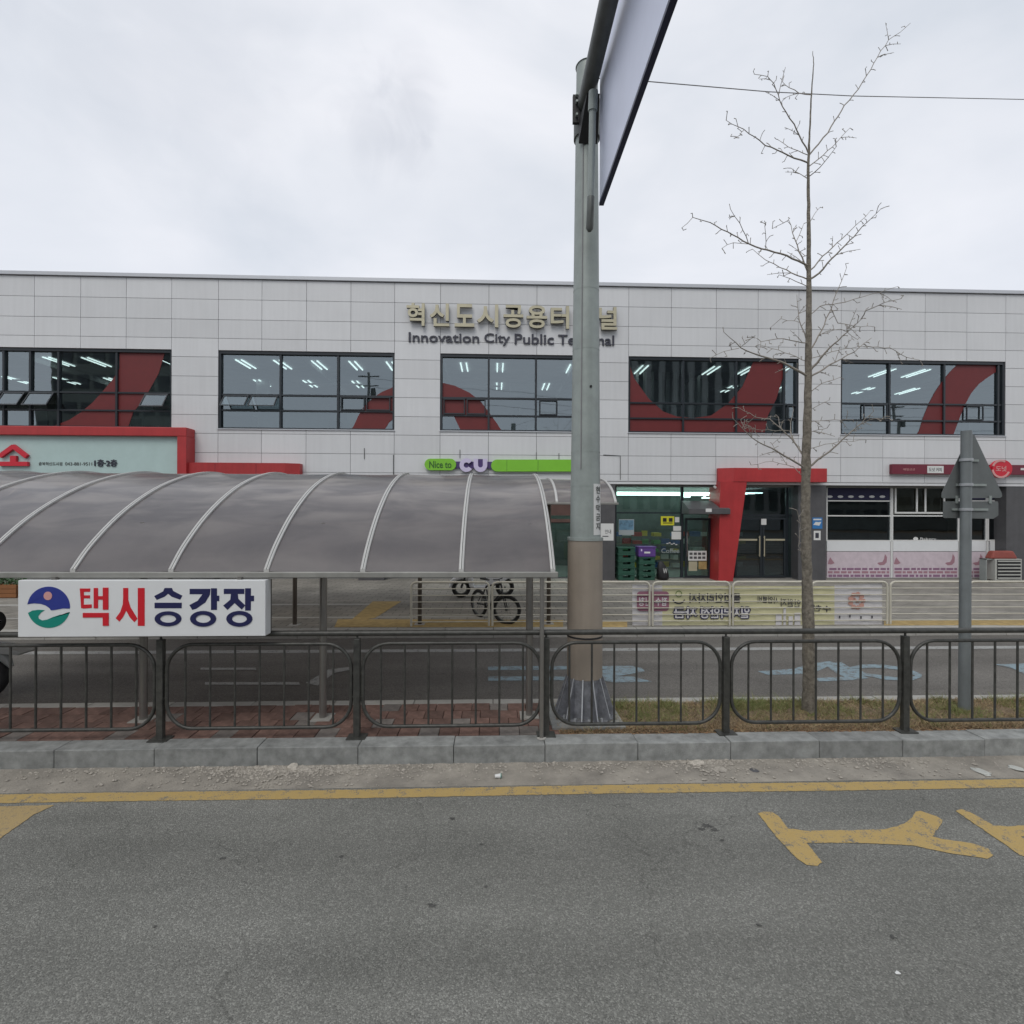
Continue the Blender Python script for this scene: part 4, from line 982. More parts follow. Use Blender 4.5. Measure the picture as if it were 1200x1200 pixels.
# bakery fascia sign
bs = thing('bakery_sign', (X(1100, YB), YB, Z(1100, 550, YB)), 'dark maroon shop sign bar with round red and pink logo', 'sign')
YT = YB - .14
rect('sign_box', A['maroon'], bs, 1045.5, 544.5, 1230, 556, YT, back=.13)
rect('sign_panel', A['paper'], bs, 1086.5, 546, 1105.5, 554.5, YT - .012, .012)
T('lettering', '도넛 커피', 1088.5, 548, 1103.5, 552.5, YT - .025, A['charcoal'], bs)
T('lettering', '매일신선', 1058.5, 548.8, 1072, 551.5, YT - .013, A['embpink'], bs)
yc = 549.5
MB().prism(poly_px([(1173 + 11.5 * math.cos(i * .2618), yc + 10.5 * math.sin(i * .2618)) for i in range(24)], YT - .1), YT - .16, YT - .012).build('round_logo', A['brightred'], bs)
MB().prism(poly_px(ringpoly(1173, yc, 10.8, 8.6, 20, 175), YT - .17), YT - .175, YT - .162).build('logo_ring', A['embpink'], bs)
MB().prism(poly_px(ringpoly(1173, yc, 10.8, 8.6, 200, 300), YT - .17), YT - .175, YT - .162).build('logo_ring', A['embpink'], bs)
T('lettering', '도넛', 1167, 546, 1179.5, 552.5, YT - .162, A['embpink'], bs, bold=.02)
rect('print', A['paper'], bs, 1196, 548.5, 1206, 551, YT - .013, .006)

# mint sign board with red frame
ms_ = thing('mint_sign_board', (X(100, 17.8), 17.8, Z(100, 530, 17.8)), 'pale mint sign board with thick red frame and red house logo', 'sign')
YT = 17.85
xm0, xm1, xm2 = X(-190, YT), X(211, YT, 530), X(221.5, YT, 530)
zm1 = Z(100, 511, YT); zmt = Z(100, 500.5, YT); zm0 = Z(100, 568, YT); zlow1, zlow0 = Z(290, 542.5, YT), Z(290, 557, YT)
MB().box(xm0, YT, zm0, xm1, YB - .005, zm1).build('board', A['mint'], ms_)
MB().box(xm0 - .3, YT - .16, zm1, xm2, YB - .005, zmt).build('frame', A['red'], ms_, bevel=.02)
MB().box(xm1, YT - .16, zm0 - .02, xm2, YB - .005, zm1 - .002).build('frame', A['red'], ms_)
xe = X(350, YT)
MB().slab([(xm2 + .003, YT - .05), (xe - .45, YT - .05), (xe, YB - .25), (xe, YB - .005), (xm2 + .003, YB - .005)], zlow0, zlow1).build('frame', A['red'], ms_)
for p in (252, 300): rect('joint', A['maroon'], ms_, p - .2, 543.5, p + .2, 557, YT - .051, .003)
# red house-shaped logo
def ribbon(name, pts, wpx, Y0, d, m, par):
    b = MB()
    for (p, q) in zip(pts[:-1], pts[1:]):
        dx, dy = q[0] - p[0], q[1] - p[1]; l_ = math.hypot(dx, dy); nx_, ny_ = -dy / l_ * wpx / 2, dx / l_ * wpx / 2
        b.prism(poly_px([(p[0] + nx_, p[1] + ny_), (q[0] + nx_, q[1] + ny_), (q[0] - nx_, q[1] - ny_), (p[0] - nx_, p[1] - ny_)], Y0), Y0, Y0 + d)
    return b.build(name, m, par)
ribbon('logo', [(-1, 534.5), (15, 523)], 5, YT - .1, .09, A['brightred'], ms_); ribbon('logo', [(14.2, 522.6), (30.5, 535)], 5, YT - .103, .09, A['brightred'], ms_)
ribbon('logo', [(-2, 543.5), (32, 543.5)], 5, YT - .1, .09, A['brightred'], ms_); ribbon('logo', [(15, 534), (15, 541)], 7, YT - .1, .09, A['brightred'], ms_)
T('lettering', '충북혁신도시점', 45.5, 541.5, 73, 545.5, YT - .001, A['steel_dark'], ms_, depth=.01)
T('lettering', '043-881-9511', 76.5, 541.7, 108, 545.5, YT - .001, A['steel_dark'], ms_, depth=.01)
T('lettering', '1층·2층', 111, 538.5, 137.5, 546.8, YT - .001, A['charcoal'], ms_, depth=.03, bold=.02)

# ================================================================== FAR BARRIER with banner
YV = 10.88
br = thing('cream_barrier', (0, YV, PZ), 'low cream tubular barrier of rounded panels along the plaza edge', 'barrier')
bj = [480, 575, 669, 763, 857, 949.5, 1041.5, 1134, 1227, 1320, 1412]
bjx = [at(p, 715, Y=YV).x for p in bj]
zt3, zb3 = Z(800, 682, YV), PZ + .10
for a, b in zip(bjx[:-1], bjx[1:]):
    a, b = a + .035, b - .035; r = .10; pts = [(a, YV, PZ)]
    pts += [(a, YV, zt3 - r)] + [(a + r - r * math.cos(t), YV, zt3 - r + r * math.sin(t)) for t in (.5, 1.0)] + [(a + r, YV, zt3)]
    pts += [(b - r, YV, zt3)] + [(b - r + r * math.sin(t), YV, zt3 - r + r * math.cos(t)) for t in (.5, 1.0)] + [(b, YV, zt3 - r)] + [(b, YV, PZ)]
    f = MB().tube(pts, .024, 8).build('panel_frame', A['cream'], br)
    for k in range(6):
        z_ = zb3 + (zt3 - zb3) * k / 6
        MB().tube([(a, YV, z_), (b, YV, z_)], .011, 6).build('bar', A['cream'], f)
# banner tied behind the bars (seen from its back, so the writing runs backwards)
YN = YV + .04
bn = thing('banner', (at(880, 735, Y=YN).x, YN, PZ + .1), 'yellow and white cloth banner tied behind the cream barrier, its print reversed', 'banner')
def cloth(px0, px1, py0a, py0b, py1, m, name='cloth'):
    b = MB(); n_ = 24; vs = []
    for i in range(n_ + 1):
        t = i / n_; px = px0 + (px1 - px0) * t
        for (py, k) in ((py0a + (py0b - py0a) * t, 0), (py1, 1)):
            p = at(px, py, Y=YN); vs.append((p.x, YN + .008 * math.sin(px * .11) + .004 * math.sin(px * .37), p.z))
    b.add(vs, [(2*i, 2*i+1, 2*i+3, 2*i+2) for i in range(n_)], True); return b.build(name, m, bn)
cloth(741, 776, 685, 686, 733.5, A['bannerwhite']); cloth(776, 978, 686, 687, 733.5, A['banner']); cloth(978, 1034, 686, 683.5, 733.5, A['bannerwhite'])
YQ = YN - .018
MB().prism(rr(746.5, 693, 784, 716, YQ, r=4), YQ, YQ + .003).build('print', A['bannerplum'], bn)
T('print', '신청', 749, 700, 763, 710, YQ - .001, A['bannerwhite'], bn, mirror=True, bold=.02, depth=.002); T('print', '접수', 768, 700, 782, 710, YQ - .001, A['bannerwhite'], bn, mirror=True, bold=.02, depth=.002)
MB().prism(poly_px(ringpoly(795.5, 700, 8, 6.5, 20, 160), YQ), YQ, YQ + .002).build('print', A['bannerink'], bn)
MB().prism(poly_px(ringpoly(795.5, 696, 4, 3, 0, 359), YQ), YQ, YQ + .002).build('print', A['bannergreen'], bn)
T('print', '를업인리자지', 808, 695, 868, 706.5, YQ - .001, A['bannerink'], bn, mirror=True, bold=.02, depth=.002)
T('print', '자금', 788, 710, 818, 725.8, YQ - .001, A['bannernavy'], bn, mirror=True, fat=.10, depth=.001)
T('print', '자금', 789.5, 711.2, 816.5, 724.6, YQ - .008, A['bannerwhite'], bn, mirror=True, depth=.001, fat=.03)
T('print', '일자리안정', 820, 710, 880, 725.8, YQ - .001, A['bannernavy'], bn, mirror=True, fat=.10, depth=.001)
T('print', '일자리안정', 821.5, 711.2, 878.5, 724.6, YQ - .008, A['bannerwhite'], bn, mirror=True, depth=.001, fat=.03)
T('print', '사업별비', 888, 698, 912, 706, YQ - .001, A['bannerink'], bn, mirror=True, bold=.01, depth=.002, hx=-.03)
T('print', '인원지', 915, 701, 938, 710.5, YQ - .001, A['bannerink'], bn, mirror=True, bold=.01, depth=.002, hx=-.03)
T('print', '수천', 953, 708.5, 974, 716, YQ - .001, A['bannerink'], bn, mirror=True, bold=.01, depth=.002, hx=-.03)
for k in range(9):
    a = 2 * math.pi * k / 9; c_ = (1004 + 7.5 * math.cos(a), 704 + 8 * math.sin(a))
    decal('print', A['bannerpink'], bn, [(c_[0] + 3.2 * math.cos(t * 1.047 + a), c_[1] + 2.7 * math.sin(t * 1.047 + a)) for t in range(6)], YQ + .003, .003)
ribbon('print', [(996, 706), (1001, 701), (1005, 706), (1010, 700)], 2.2, YQ - .002, .002, A['bannerpink'], bn)
for (a, b_, c_, d) in ((909, 720, 916, 733), (918, 712, 921, 733), (924, 722, 929, 733), (931, 718, 938, 733)): rect('print', A['bannerwhite'], bn, a, b_, c_, d, YQ, .002)
for (a, b_) in ((984, 723), (996, 722), (1009, 723.5), (1022, 723)): rect('print', A['bannerink'], bn, a - .8, b_ - 1.5, a + .8, b_ + 1.5, YQ + .003, .002)

# ================================================================== NEAR RAILING
rl = thing('railing', (0, YF, KZ), 'black tubular railing with rounded panels along the near kerb', 'railing')
px_posts = [(-47), 188.5, 418.5, 640, 850.5, 1060.5, 1270]
pxX = [at(p, 800, Y=YF).x for p in px_posts]
pxX = [pxX[0] - 2.0] + pxX + [pxX[-1] + 2.0]
ztop = Z(640, 741, YF)
for i, x in enumerate(pxX):
    wd_ = .034
    f = MB().box(x - wd_, YF - .03, KZ, x + wd_, YF + .03, ztop - .055).build('post', A['fence'], rl, bevel=.006)
    MB().tube([(x, YF, ztop - .055), (x, YF, ztop - .02)], .012, 8).build('pin', A['fence'], f)
    MB().box(x - .10, YF - .075, KZ, x + .10, YF + .075, KZ + .012).build('base_plate', A['fence'], f, bevel=.003)
MB().tube([(pxX[0], YF, ztop), (pxX[-1], YF, ztop)], .030, 14).build('top_rail', A['fence'], rl)
zpt, zpb = Z(745, 752.5, YF), Z(745, 848, YF)
for a, b in zip(pxX[:-1], pxX[1:]):
    a, b = a + .062, b - .062; r = .27; P = []
    for (cx_, cz_, a0) in ((a + r, zpt - r, 180), (b - r, zpt - r, 90), (b - r, zpb + r, 0), (a + r, zpb + r, -90)):
        for k in range(9): t = R(a0 - 90 * k / 8); P.append((cx_ + r * math.cos(t), YF, cz_ + r * math.sin(t)))
    f = MB().tube(P, .019, 10, closed=True).build('panel_frame', A['fence'], rl)
    nb = 7
    for k in range(nb):
        x = a + .19 + (b - a - .38) * k / (nb - 1)
        MB().tube([(x, YF, zpb + .01), (x, YF, zpt - .01)], .0115, 8).build('bar', A['fence'], f)
    for s in (a, b):
        for z_ in (zpt - .32, zpb + .32):
            sx_ = s - .02 if s == a else s + .02
            MB().tube([(s, YF, z_), (sx_ - (.01 if s == a else -.01), YF, z_)], .010, 6).build('lug', A['fence'], f)

# ================================================================== TAXI SHELTER (near) and far shelter
def shelter(name, label, prof, ribx, posts, postY, postz, postmat, eave_h, group, hidden_end, zbase):
    root = thing(name, (ribx[-1], postY, zbase), label, 'shelter', group)
    n = len(prof)
    # smooth profile
    pr = []
    for i in range(n - 1):
        p0, p1, p2, p3 = prof[max(i-1, 0)], prof[i], prof[i+1], prof[min(i+2, n-1)]
        for k in range(5):
            t = k / 5
            pr.append(tuple(.5 * ((2*p1[j]) + (-p0[j]+p2[j])*t + (2*p0[j]-5*p1[j]+4*p2[j]-p3[j])*t*t + (-p0[j]+3*p1[j]-3*p2[j]+p3[j])*t**3) for j in (0, 1)))
    pr.append(prof[-1])
    def strip(x0, x1, dz, th, m, nm, par):
        b = MB(); vs = []
        for (y, z) in pr: vs += [(x0, y, z + dz), (x1, y, z + dz), (x0, y, z + dz - th), (x1, y, z + dz - th)]
        fs = []
        for i in range(len(pr) - 1):
            a = 4 * i; c = a + 4
            fs += [(a, a+1, c+1, c), (a+2, c+2, c+3, a+3), (a, c, c+2, a+2), (a+1, a+3, c+3, c+1)]
        e = 4 * (len(pr) - 1); fs += [(0, 2, 3, 1), (e, e+1, e+3, e+2)]
        b.v = vs; b.f = fs; b.sm = [False] * len(fs)
        for i in range(len(pr) - 1): b.sm[4*i] = True; b.sm[4*i+1] = True
        return b.build(nm, m, par)
    for a, b in zip(ribx[:-1], ribx[1:]):
        # sheet with a slight sag of its own, single surface
        g = MB(); k = 8; vs = []
        for j in range(k + 1):
            t = j / k; x = a + .02 + (b - a - .04) * t
            for (y, z) in pr: vs.append((x, y, z - .012 * math.sin(math.pi * t) + random.uniform(-.0008, .0008)))
        m_ = len(pr); fs = [(j*m_+i, (j+1)*m_+i, (j+1)*m_+i+1, j*m_+i+1) for j in range(k) for i in range(m_ - 1)]
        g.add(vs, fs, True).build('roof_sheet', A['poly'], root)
    for x in ribx:
        rb = strip(x - .026, x + .026, .022, .045, A['rib'], 'rib', root)
        strip(x - .0045, x + .0045, .0225, .003, A['steel_dark'], 'rib_joint', rb) if hidden_end else None
    y0, z0 = pr[0]; y1, z1 = pr[-1]
    MB().box(ribx[0] - .04, y0 - .05, z0 - eave_h, ribx[-1] + .05, y0 + .03, z0 - .005).build('eave_channel', A['eave'], root, bevel=.006)
    MB().box(ribx[0] - .04, y1 - .03, z1 - eave_h, ribx[-1] + .05, y1 + .05, z1 - .005).build('eave_channel', A['eave'], root)
    for (x, y, rr2) in posts:
        # height of the roof over the post
        zz = z0 - eave_h
        for (a, b) in zip(pr[:-1], pr[1:]):
            if a[0] <= y <= b[0]: zz = a[1] + (b[1] - a[1]) * (y - a[0]) / max(b[0] - a[0], 1e-6) - .03
        p_ = MB().tube([(x, y, zbase), (x, y, zz)], rr2, 14).build('post', postmat, root)
        MB().box(x - .11, y - .11, zbase - .004, x + .11, y + .11, zbase + .012).build('base_plate', A['kerb_far'], p_)
    # beam linking the posts under the sheets
    return root, pr
prof = [(5.45, 1.985), (5.68, 2.21), (6.07, 2.51), (6.51, 2.76), (6.95, 2.945), (7.5, 3.10), (8.1, 3.185), (8.7, 3.14), (9.2, 2.98), (9.6, 2.72)]
prof[0] = (5.45, Z(400, 669.5, 5.45))
ribs = [at(p, 670, Y=5.45).x for p in (-375, -260, -145, -30, 85, 200, 312, 425, 540.5, 648)]
pp = [(at(p, 838, Z=KZ).x, 6.05, .042) for p in (177, 381, 620)]
pp = [(pp[0][0] - 2.05, 6.05, .042)] + pp
pp += [(at(p, 720, Y=9.45).x, 9.45, .03) for p in (-200,)]
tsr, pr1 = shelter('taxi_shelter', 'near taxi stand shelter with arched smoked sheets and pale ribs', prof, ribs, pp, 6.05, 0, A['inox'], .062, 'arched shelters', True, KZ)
# front tube standing by the railing
xq = at(634.8, 800, Y=5.44).x
p_ = MB().tube([(xq, 5.44, KZ), (xq, 5.44, prof[0][1] - .06)], .024, 12).build('post', A['inox'], tsr)
MB().tube([(xq, 5.44, KZ), (xq, 5.44, KZ + .01)], .05, 12).build('base_plate', A['kerb_far'], p_)
# cantilever arms under the sheets
for (x, y, r_) in pp[:4]:
    pts = [(x, yy, zz - .055) for yy, zz in pr1[::3]]
    MB().tube(pts, .022, 8).build('arm', A['inox2'], tsr)
for yy, zz in (pr1[12], pr1[24]): MB().tube([(ribs[0], yy, zz - .05), (ribs[-1], yy, zz - .05)], .015, 8).build('purlin', A['inox2'], tsr)
MB().tube([(ribs[0], 6.05, 2.44), (ribs[-1] - .02, 6.05, 2.44)], .03, 10).build('beam', A['inox'], tsr)

YE = 10.5
xr = at(721.5, 586, Y=YE).x
prof2 = [(YE, Z(690, 588.5, YE)), (10.75, 3.02), (11.1, 3.18), (11.55, 3.31), (12.1, 3.385), (12.7, 3.39), (13.3, 3.28), (13.8, 3.0)]
ribs2 = [xr - 1.22 * i for i in range(11, -1, -1)]
pp2 = [(X(345.5, 11.1, 700), 11.1, .045), (X(492, 11.1, 700), 11.1, .045), (X(643, 11.1, 700), 11.1, .045), (X(345.5, 11.1) - 2.6, 11.1, .045)]
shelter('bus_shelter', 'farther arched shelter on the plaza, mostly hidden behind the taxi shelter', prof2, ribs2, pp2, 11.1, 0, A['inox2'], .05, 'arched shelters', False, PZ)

# ---- taxi stand sign hanging under the near eave
YT = 5.34
sg = thing('taxi_stand_sign', (X(166, YT), YT, Z(166, 745, YT)), 'white box sign with blue and green emblem and red and navy Korean letters', 'sign')
x0, x1 = X(21, YT, 712), X(311, YT, 712); z0, z1 = Z(166, 746, YT), Z(166, 680, YT)
MB().box(x0, YT, z0, x1, YT + .13, z1).build('sign_face', A['white'], sg, bevel=.005)
for a in (x0 + .3, x1 - .3): MB().box(a, YT + .03, z1 - .002, a + .04, YT + .08, z1 + .03).build('hanger', A['inox'], sg)
box('rear_frame', A['steel_dark'], sg, x0 + .02, YT + .131, z0 + .02, x1 - .004, YT + .16, z1 - .01)
YQ = YT - .0005
def E(x, y): return (20 + x / 4, 680 + y / 4)
def circ(a0, a1, n=20, r=25.0, cx_=57.2, cy_=711.6): return [(cx_ + r * math.cos(R(a0 + (a1 - a0) * i / n)), cy_ + 24.2 / 25 * r * math.sin(R(a0 + (a1 - a0) * i / n))) for i in range(n + 1)]
blue = [E(48, 112), E(80, 108), E(110, 110), E(135, 118), E(152, 130), E(160, 141), E(185, 138), E(215, 132), E(247, 133)]
blue = [p for p in blue][::-1] + circ(188, 352 + 8, 24)
teal = [E(52, 153), E(72, 142), E(100, 138), E(130, 140), E(112, 152), E(100, 168), E(102, 180), E(118, 188), E(142, 184), E(170, 172), E(200, 162), E(247, 154)]
teal = teal + circ(13, 160, 22)
decal('emblem', A['embblue'], sg, blue, YQ, .003); decal('emblem', A['embteal'], sg, teal, YQ, .003)
decal('emblem', A['embpink'], sg, [(E(145, 73)[0] + 5 * math.cos(i * .4488), E(145, 73)[1] + 5 * math.sin(i * .4488)) for i in range(14)], YQ - .003, .003)
def P5(*q): return [(x / 5, 660 + y / 5) for x, y in q]
def P4(*q): return [(20 + x / 4, 680 + y / 4) for x, y in q]
def P3(*q): return [(x / 3, 550 + y / 3) for x, y in q]
def oval(cx_, cy_, rx_, ry_, tx, ty, n=28):
    o = [(cx_ + rx_ * math.cos(6.2832 * i / n), cy_ + ry_ * math.sin(6.2832 * i / n)) for i in range(n)]
    q = [(cx_ + (rx_ - tx) * math.cos(6.2832 * i / n), cy_ + (ry_ - ty) * math.sin(6.2832 * i / n)) for i in range(n)]
    return [[o[i], o[(i + 1) % n], q[(i + 1) % n], q[i]] for i in range(n)]
LET = [
 ('signred', [P5((468,148),(530,148),(528,168),(492,168),(491,264),(476,264)), P5((488,188),(528,188),(528,206),(488,206)), P5((478,243),(538,241),(538,262),(486,266)),
   P5((550,145),(575,145),(575,264),(550,264)), P5((573,193),(606,193),(606,213),(573,213)), P5((604,143),(636,143),(636,272),(604,272)),
   P5((487,291),(638,291),(638,317),(487,318)), P5((604,315),(638,315),(638,366),(604,366))]),
 ('signred', [P5((722,145),(752,145),(752,215),(765,258),(806,325),(788,346),(762,318),(740,278),(722,315),(700,342),(678,322),(705,285),(720,240),(722,200)), P5((808,145),(848,145),(848,367),(808,367))]),
 ('signnavy', [P4((692,36),(726,36),(732,50),(775,72),(765,91),(725,77),(708,63),(692,77),(655,92),(643,74),(685,52)), P4((645,105),(772,105),(772,131),(645,131))] + oval(197.2, 725, 15.6, 8.8, 6.2, 4.2)),
 ('signnavy', [P3((667,420),(740,420),(738,441),(722,468),(690,490),(676,494),(666,477),(695,462),(712,439),(667,439)), P3((742,418),(763,418),(763,494),(742,494)), P3((761,444),(771,444),(771,463),(761,463))] + oval(238.3, 725, 15.2, 9.2, 6.4, 4.4)),
 ('signnavy', [P3((787,420),(859,420),(859,438),(787,438)), P3((812,437),(836,437),(838,455),(862,478),(850,493),(825,470),(800,494),(785,479),(810,458)), P3((862,418),(882,418),(882,496),(862,496)), P3((880,444),(893,444),(893,463),(880,463))] + oval(280.7, 725, 15.2, 9.2, 6.4, 4.4))]
for m_, polys in LET:
    b = MB()
    for k, P in enumerate(polys):
        d_ = .0006 * (k if len(P) > 4 or k < 9 else 9); b.prism(poly_px(P, YQ), YQ - .002 - .0006 * min(k, 9), YQ)
    b.build('letter', A[m_], sg)

# ================================================================== GANTRY POLE
YPL = 6.02
xc = at(685, 800, Y=YPL).x; xtp = at(688, 90, Y=YPL).x
gp = thing('gantry_pole', (xc, YPL, KZ), 'tall galvanised steel sign pole with beige wrap and flared foot', 'pole')
zw = Z(685, 633, YPL); ztp = Z(687, 79, YPL)
rb_, rt_ = .206, .150
def xat(z): return xc + (xtp - xc) * (z - KZ) / (ztp - KZ)
def rad(z): return .198 + (.125 - .198) * (z - KZ) / (ztp - KZ)
MB().tube([(xat(z), YPL, z) for z in (KZ + .3, zw, 4.0, 5.5, 6.8, ztp)], [rad(z) for z in (KZ + .3, zw, 4.0, 5.5, 6.8, ztp)], 32).build('shaft', A['steel'], gp)
MB().tube([(xtp, YPL, ztp), (xtp, YPL, ztp + .03)], [.137, .10], 24).build('cap', A['steel'], gp)
ww = MB().tube([(xc, YPL, KZ + .48), (xat(zw), YPL, zw)], [.208, .204], 40).build('wrap', A['wrap'], gp)
MB().tube([(xat(zw), YPL, zw), (xat(zw), YPL, zw + .035)], .211, 32).build('band', A['steel'], ww)
MB().tube([(xc, YPL, Z(685, 745, YPL)), (xc, YPL, Z(685, 743, YPL))], .2095, 32).build('strap', A['black'], ww)
for z_ in (2.9, 3.3, 4.5, 5.2): MB().tube([(xat(z_), YPL, z_), (xat(z_), YPL, z_ + .012)], rad(z_) + .002, 32).build('weld_ring', A['steel'], gp)
MB().tube([(xat(4.05) + .03, YPL - rad(4.05) + .005, 4.05), (xat(4.05) + .03, YPL - rad(4.05) - .004, 4.05)], .016, 10).build('bolt_hole', A['black'], gp)
MB().tube([(xat(z) - rad(z) * .48, YPL - rad(z) * .88 - .006, z) for z in (3.1, 4.5, 6.0, 7.0)], .006, 6).build('cable', A['wire'], gp)
# flared foot with gussets
ft = MB().tube([(xc, YPL, KZ + .015), (xc, YPL, KZ + .5)], [.205, .20], 32).build('foot', A['flange'], gp)
MB().slab([(xc + .36 * math.cos(R(22.5 + 45 * i)), YPL + .36 * math.sin(R(22.5 + 45 * i))) for i in range(8)], KZ + .023, KZ + .04).build('base_plate', A['flange'], ft)
for i in range(12):
    a = R(30 * i + 15); c_, s__ = math.cos(a), math.sin(a); t = .008
    P = [(.2, .03), (.35, .03), (.35, .07), (.215, .49), (.2, .49)]
    vs = []
    for sgn in (-1, 1):
        for (r_, h) in P: vs.append((xc + r_ * c_ - sgn * t * s__, YPL + r_ * s__ + sgn * t * c_, KZ + h))
    n = 5; MB().add(vs, [tuple(range(n)), tuple(range(2*n-1, n-1, -1))] + [(k, n+k, n+(k+1)%n, (k+1)%n) for k in range(n)]).build('gusset', A['flange'], ft)
    vs2 = [(xc + r_ * c_ - sgn * .007 * s__, YPL + r_ * s__ + sgn * .007 * c_, KZ + h) for sgn in (-1, 1) for (r_, h) in ((.354, .07), (.218, .495))]
    MB().add(vs2 , [(0, 2, 3, 1)]).build('gusset_edge', A['weld'], ft)
    a = R(30 * i); MB().tube([(xc + .30 * math.cos(a), YPL + .30 * math.sin(a), KZ + .03), (xc + .30 * math.cos(a), YPL + .30 * math.sin(a), KZ + .075)], .018, 6).build('anchor_bolt', A['weld'], ft)
MB().slab([(xc - .42, YPL - .37), (xc + .40, YPL - .37), (xc + .40, YPL + .38), (xc - .42, YPL + .38)], KZ - .05, KZ + .022).build('plinth', A['kerb'], gp)
# arm towards the road
za_ = Z(690, 118, YPL - .3)
q0 = at(685.5, 122, Y=YPL - .15); q1 = at(713.5, 0, Y=4.55)
dirn = (q1 - q0).normalized(); dirn.z = 0; 
q1b = q0 + Vector((q1.x - q0.x, q1.y - q0.y, q1.z - q0.z)) * 4.2
MB().tube([q0, q1b], [.088, .082], 24).build('arm', A['steel_dark'], gp)
# flange joint: plates and bolts at the root of the arm
fx = (xat(q0.z), YPL, q0.z)
MB().tube([(fx[0], YPL, q0.z - .30), (fx[0], YPL, q0.z + .14)], rad(7) + .022, 24).build('clamp_band', A['steel_dark'], gp)
MB().box(fx[0] - .19, YPL - .16, q0.z - .22, fx[0] + .05, YPL - .12, q0.z + .1).build('clamp_plate', A['black'], gp)
for dz_ in (-.15, 0, .08):
    for dx_ in (-.15, -.02): MB().tube([(fx[0] + dx_, YPL - .20, q0.z + dz_), (fx[0] + dx_, YPL - .12, q0.z + dz_)], .014, 6).build('bolt', A['steel'], gp)
MB().add([(fx[0] - .12, YPL - .14, q0.z - .45), (fx[0] + .1, YPL - .14, q0.z - .45), (fx[0] + .1, YPL - .14, q0.z - .2), (fx[0] - .12, YPL - .14, q0.z - .2), (fx[0] - .08, YPL - .45, q0.z - .12), (fx[0] + .06, YPL - .45, q0.z - .12)],
         [(0,1,5,4),(0,4,3),(1,2,5),(3,4,5,2),(0,3,2,1)]).build('gusset', A['black'], gp)
# gantry sign, a vertical panel carried along the arm
gs = thing('gantry_sign', at(700, 150, Y=5.6), 'large overhead road sign panel seen edge-on from behind, with navy rim', 'sign')
b0 = at(702.5, 237, Y=5.55); bnear = b0 + (at(784, 0, Y=(b0.z - CAMH) * 600 / 600) - b0) * 1.0
# bottom edge runs towards the road at constant height
zsb = b0.z
bn_ = Vector((b0.x + (q1.x - q0.x) / (q1.y - q0.y) * (-3.9) , b0.y - 3.9, zsb))
kx_ = (784 - 600) / 600.0
pq = at(784, 0, Z=zsb)
sl = (pq.x - b0.x) / (pq.y - b0.y)
bn_ = Vector((b0.x - sl * 4.0, b0.y - 4.0, zsb))
zst = q0.z + .75
def panelbox(name, xa, ya, xb2, yb, z0, z1, t, m, par):
    return MB().add([(xa, ya, z0), (xb2, yb, z0), (xb2 + t, yb, z0), (xa + t, ya, z0), (xa, ya, z1), (xb2, yb, z1), (xb2 + t, yb, z1), (xa + t, ya, z1)],
        [(0,1,2,3),(4,7,6,5),(0,4,5,1),(1,5,6,2),(2,6,7,3),(3,7,4,0)]).build(name, m, par)
panelbox('sheet', b0.x, b0.y, bn_.x, bn_.y, zsb, zst, .02, A['lavsheet'], gs)
panelbox('rim', b0.x - .004, b0.y + .004, bn_.x - .004, bn_.y - .004, zsb - .035, zsb - .001, .05, A['navyrim'], gs)
for k in range(5):
    t = (k + .5) / 5; MB().tube([(b0.x + .026 + (bn_.x - b0.x) * t, b0.y + (bn_.y - b0.y) * t, zsb + .05), (b0.x + .026 + (bn_.x - b0.x) * t, b0.y + (bn_.y - b0.y) * t, zst - .05)], .02, 6).build('stiffener', A['steel'], gs)
# vertical support tubes between arm and sign
p0 = at(695.5, 107, Y=5.45); p1 = at(691, 268, Y=5.6)
MB().tube([p0, at(694.5, 130, Y=5.48)], .05, 14).build('support_sleeve', A['steel'], gs)
MB().tube([at(694.5, 130, Y=5.48), at(692.5, 232, Y=5.6)], .037, 14).build('support_tube', A['steel'], gs)
MB().tube([at(692.5, 231, Y=5.6), at(691, 268, Y=5.6), at(690.8, 271, Y=5.6)], [.040, .040, .02], 14).build('support_tube', A['steel_dark'], gs)
# pole notice strip
zz0, zz1 = Z(701, 627, YPL - .15), Z(701, 567, YPL - .15)
nt_ = MB(); vs = []
for k in range(7):
    a = R(-68 + k * 8.2); z_ = None
    for z_ in (zz0, zz1): vs.append((xat(z_) + (rad(z_) + .003) * math.cos(a), YPL + (rad(z_) + .003) * math.sin(a), z_))
nt_.add(vs, [(2*i, 2*i+2, 2*i+3, 2*i+1) for i in range(6)], True)
nt_o = tag(nt_.build('pole_notice', A['paper']), 'white vertical paper notice strip wrapped on the steel pole', 'notice')
for k, ch in enumerate('현수막금지'):
    zc_ = zz1 - .07 - k * .105; o = text('notice_print', ch, -.04, .04, -.042, .042, 0, A['steel_dark'], None, depth=.002, bold=.02)
    a = R(-45); o.location = (xat(zc_) + (rad(zc_) + .0045) * math.cos(a), YPL + (rad(zc_) + .0045) * math.sin(a), zc_); o.rotation_euler = (0, 0, R(45)); o.parent = nt_o
# overhead cable
pts = [at(688, 91, Y=YPL), at(760, 95.5, Y=6.3), at(900, 107.5, Y=6.9), at(1000, 112.5, Y=7.3), at(1200, 116.5, Y=8.2), at(1400, 112, Y=9.2), at(1800, 80, Y=11)]
tag(MB().tube(pts, .006, 6).build('overhead_cable', A['wire']), 'thin overhead cable running from the pole top to the right', 'cable')

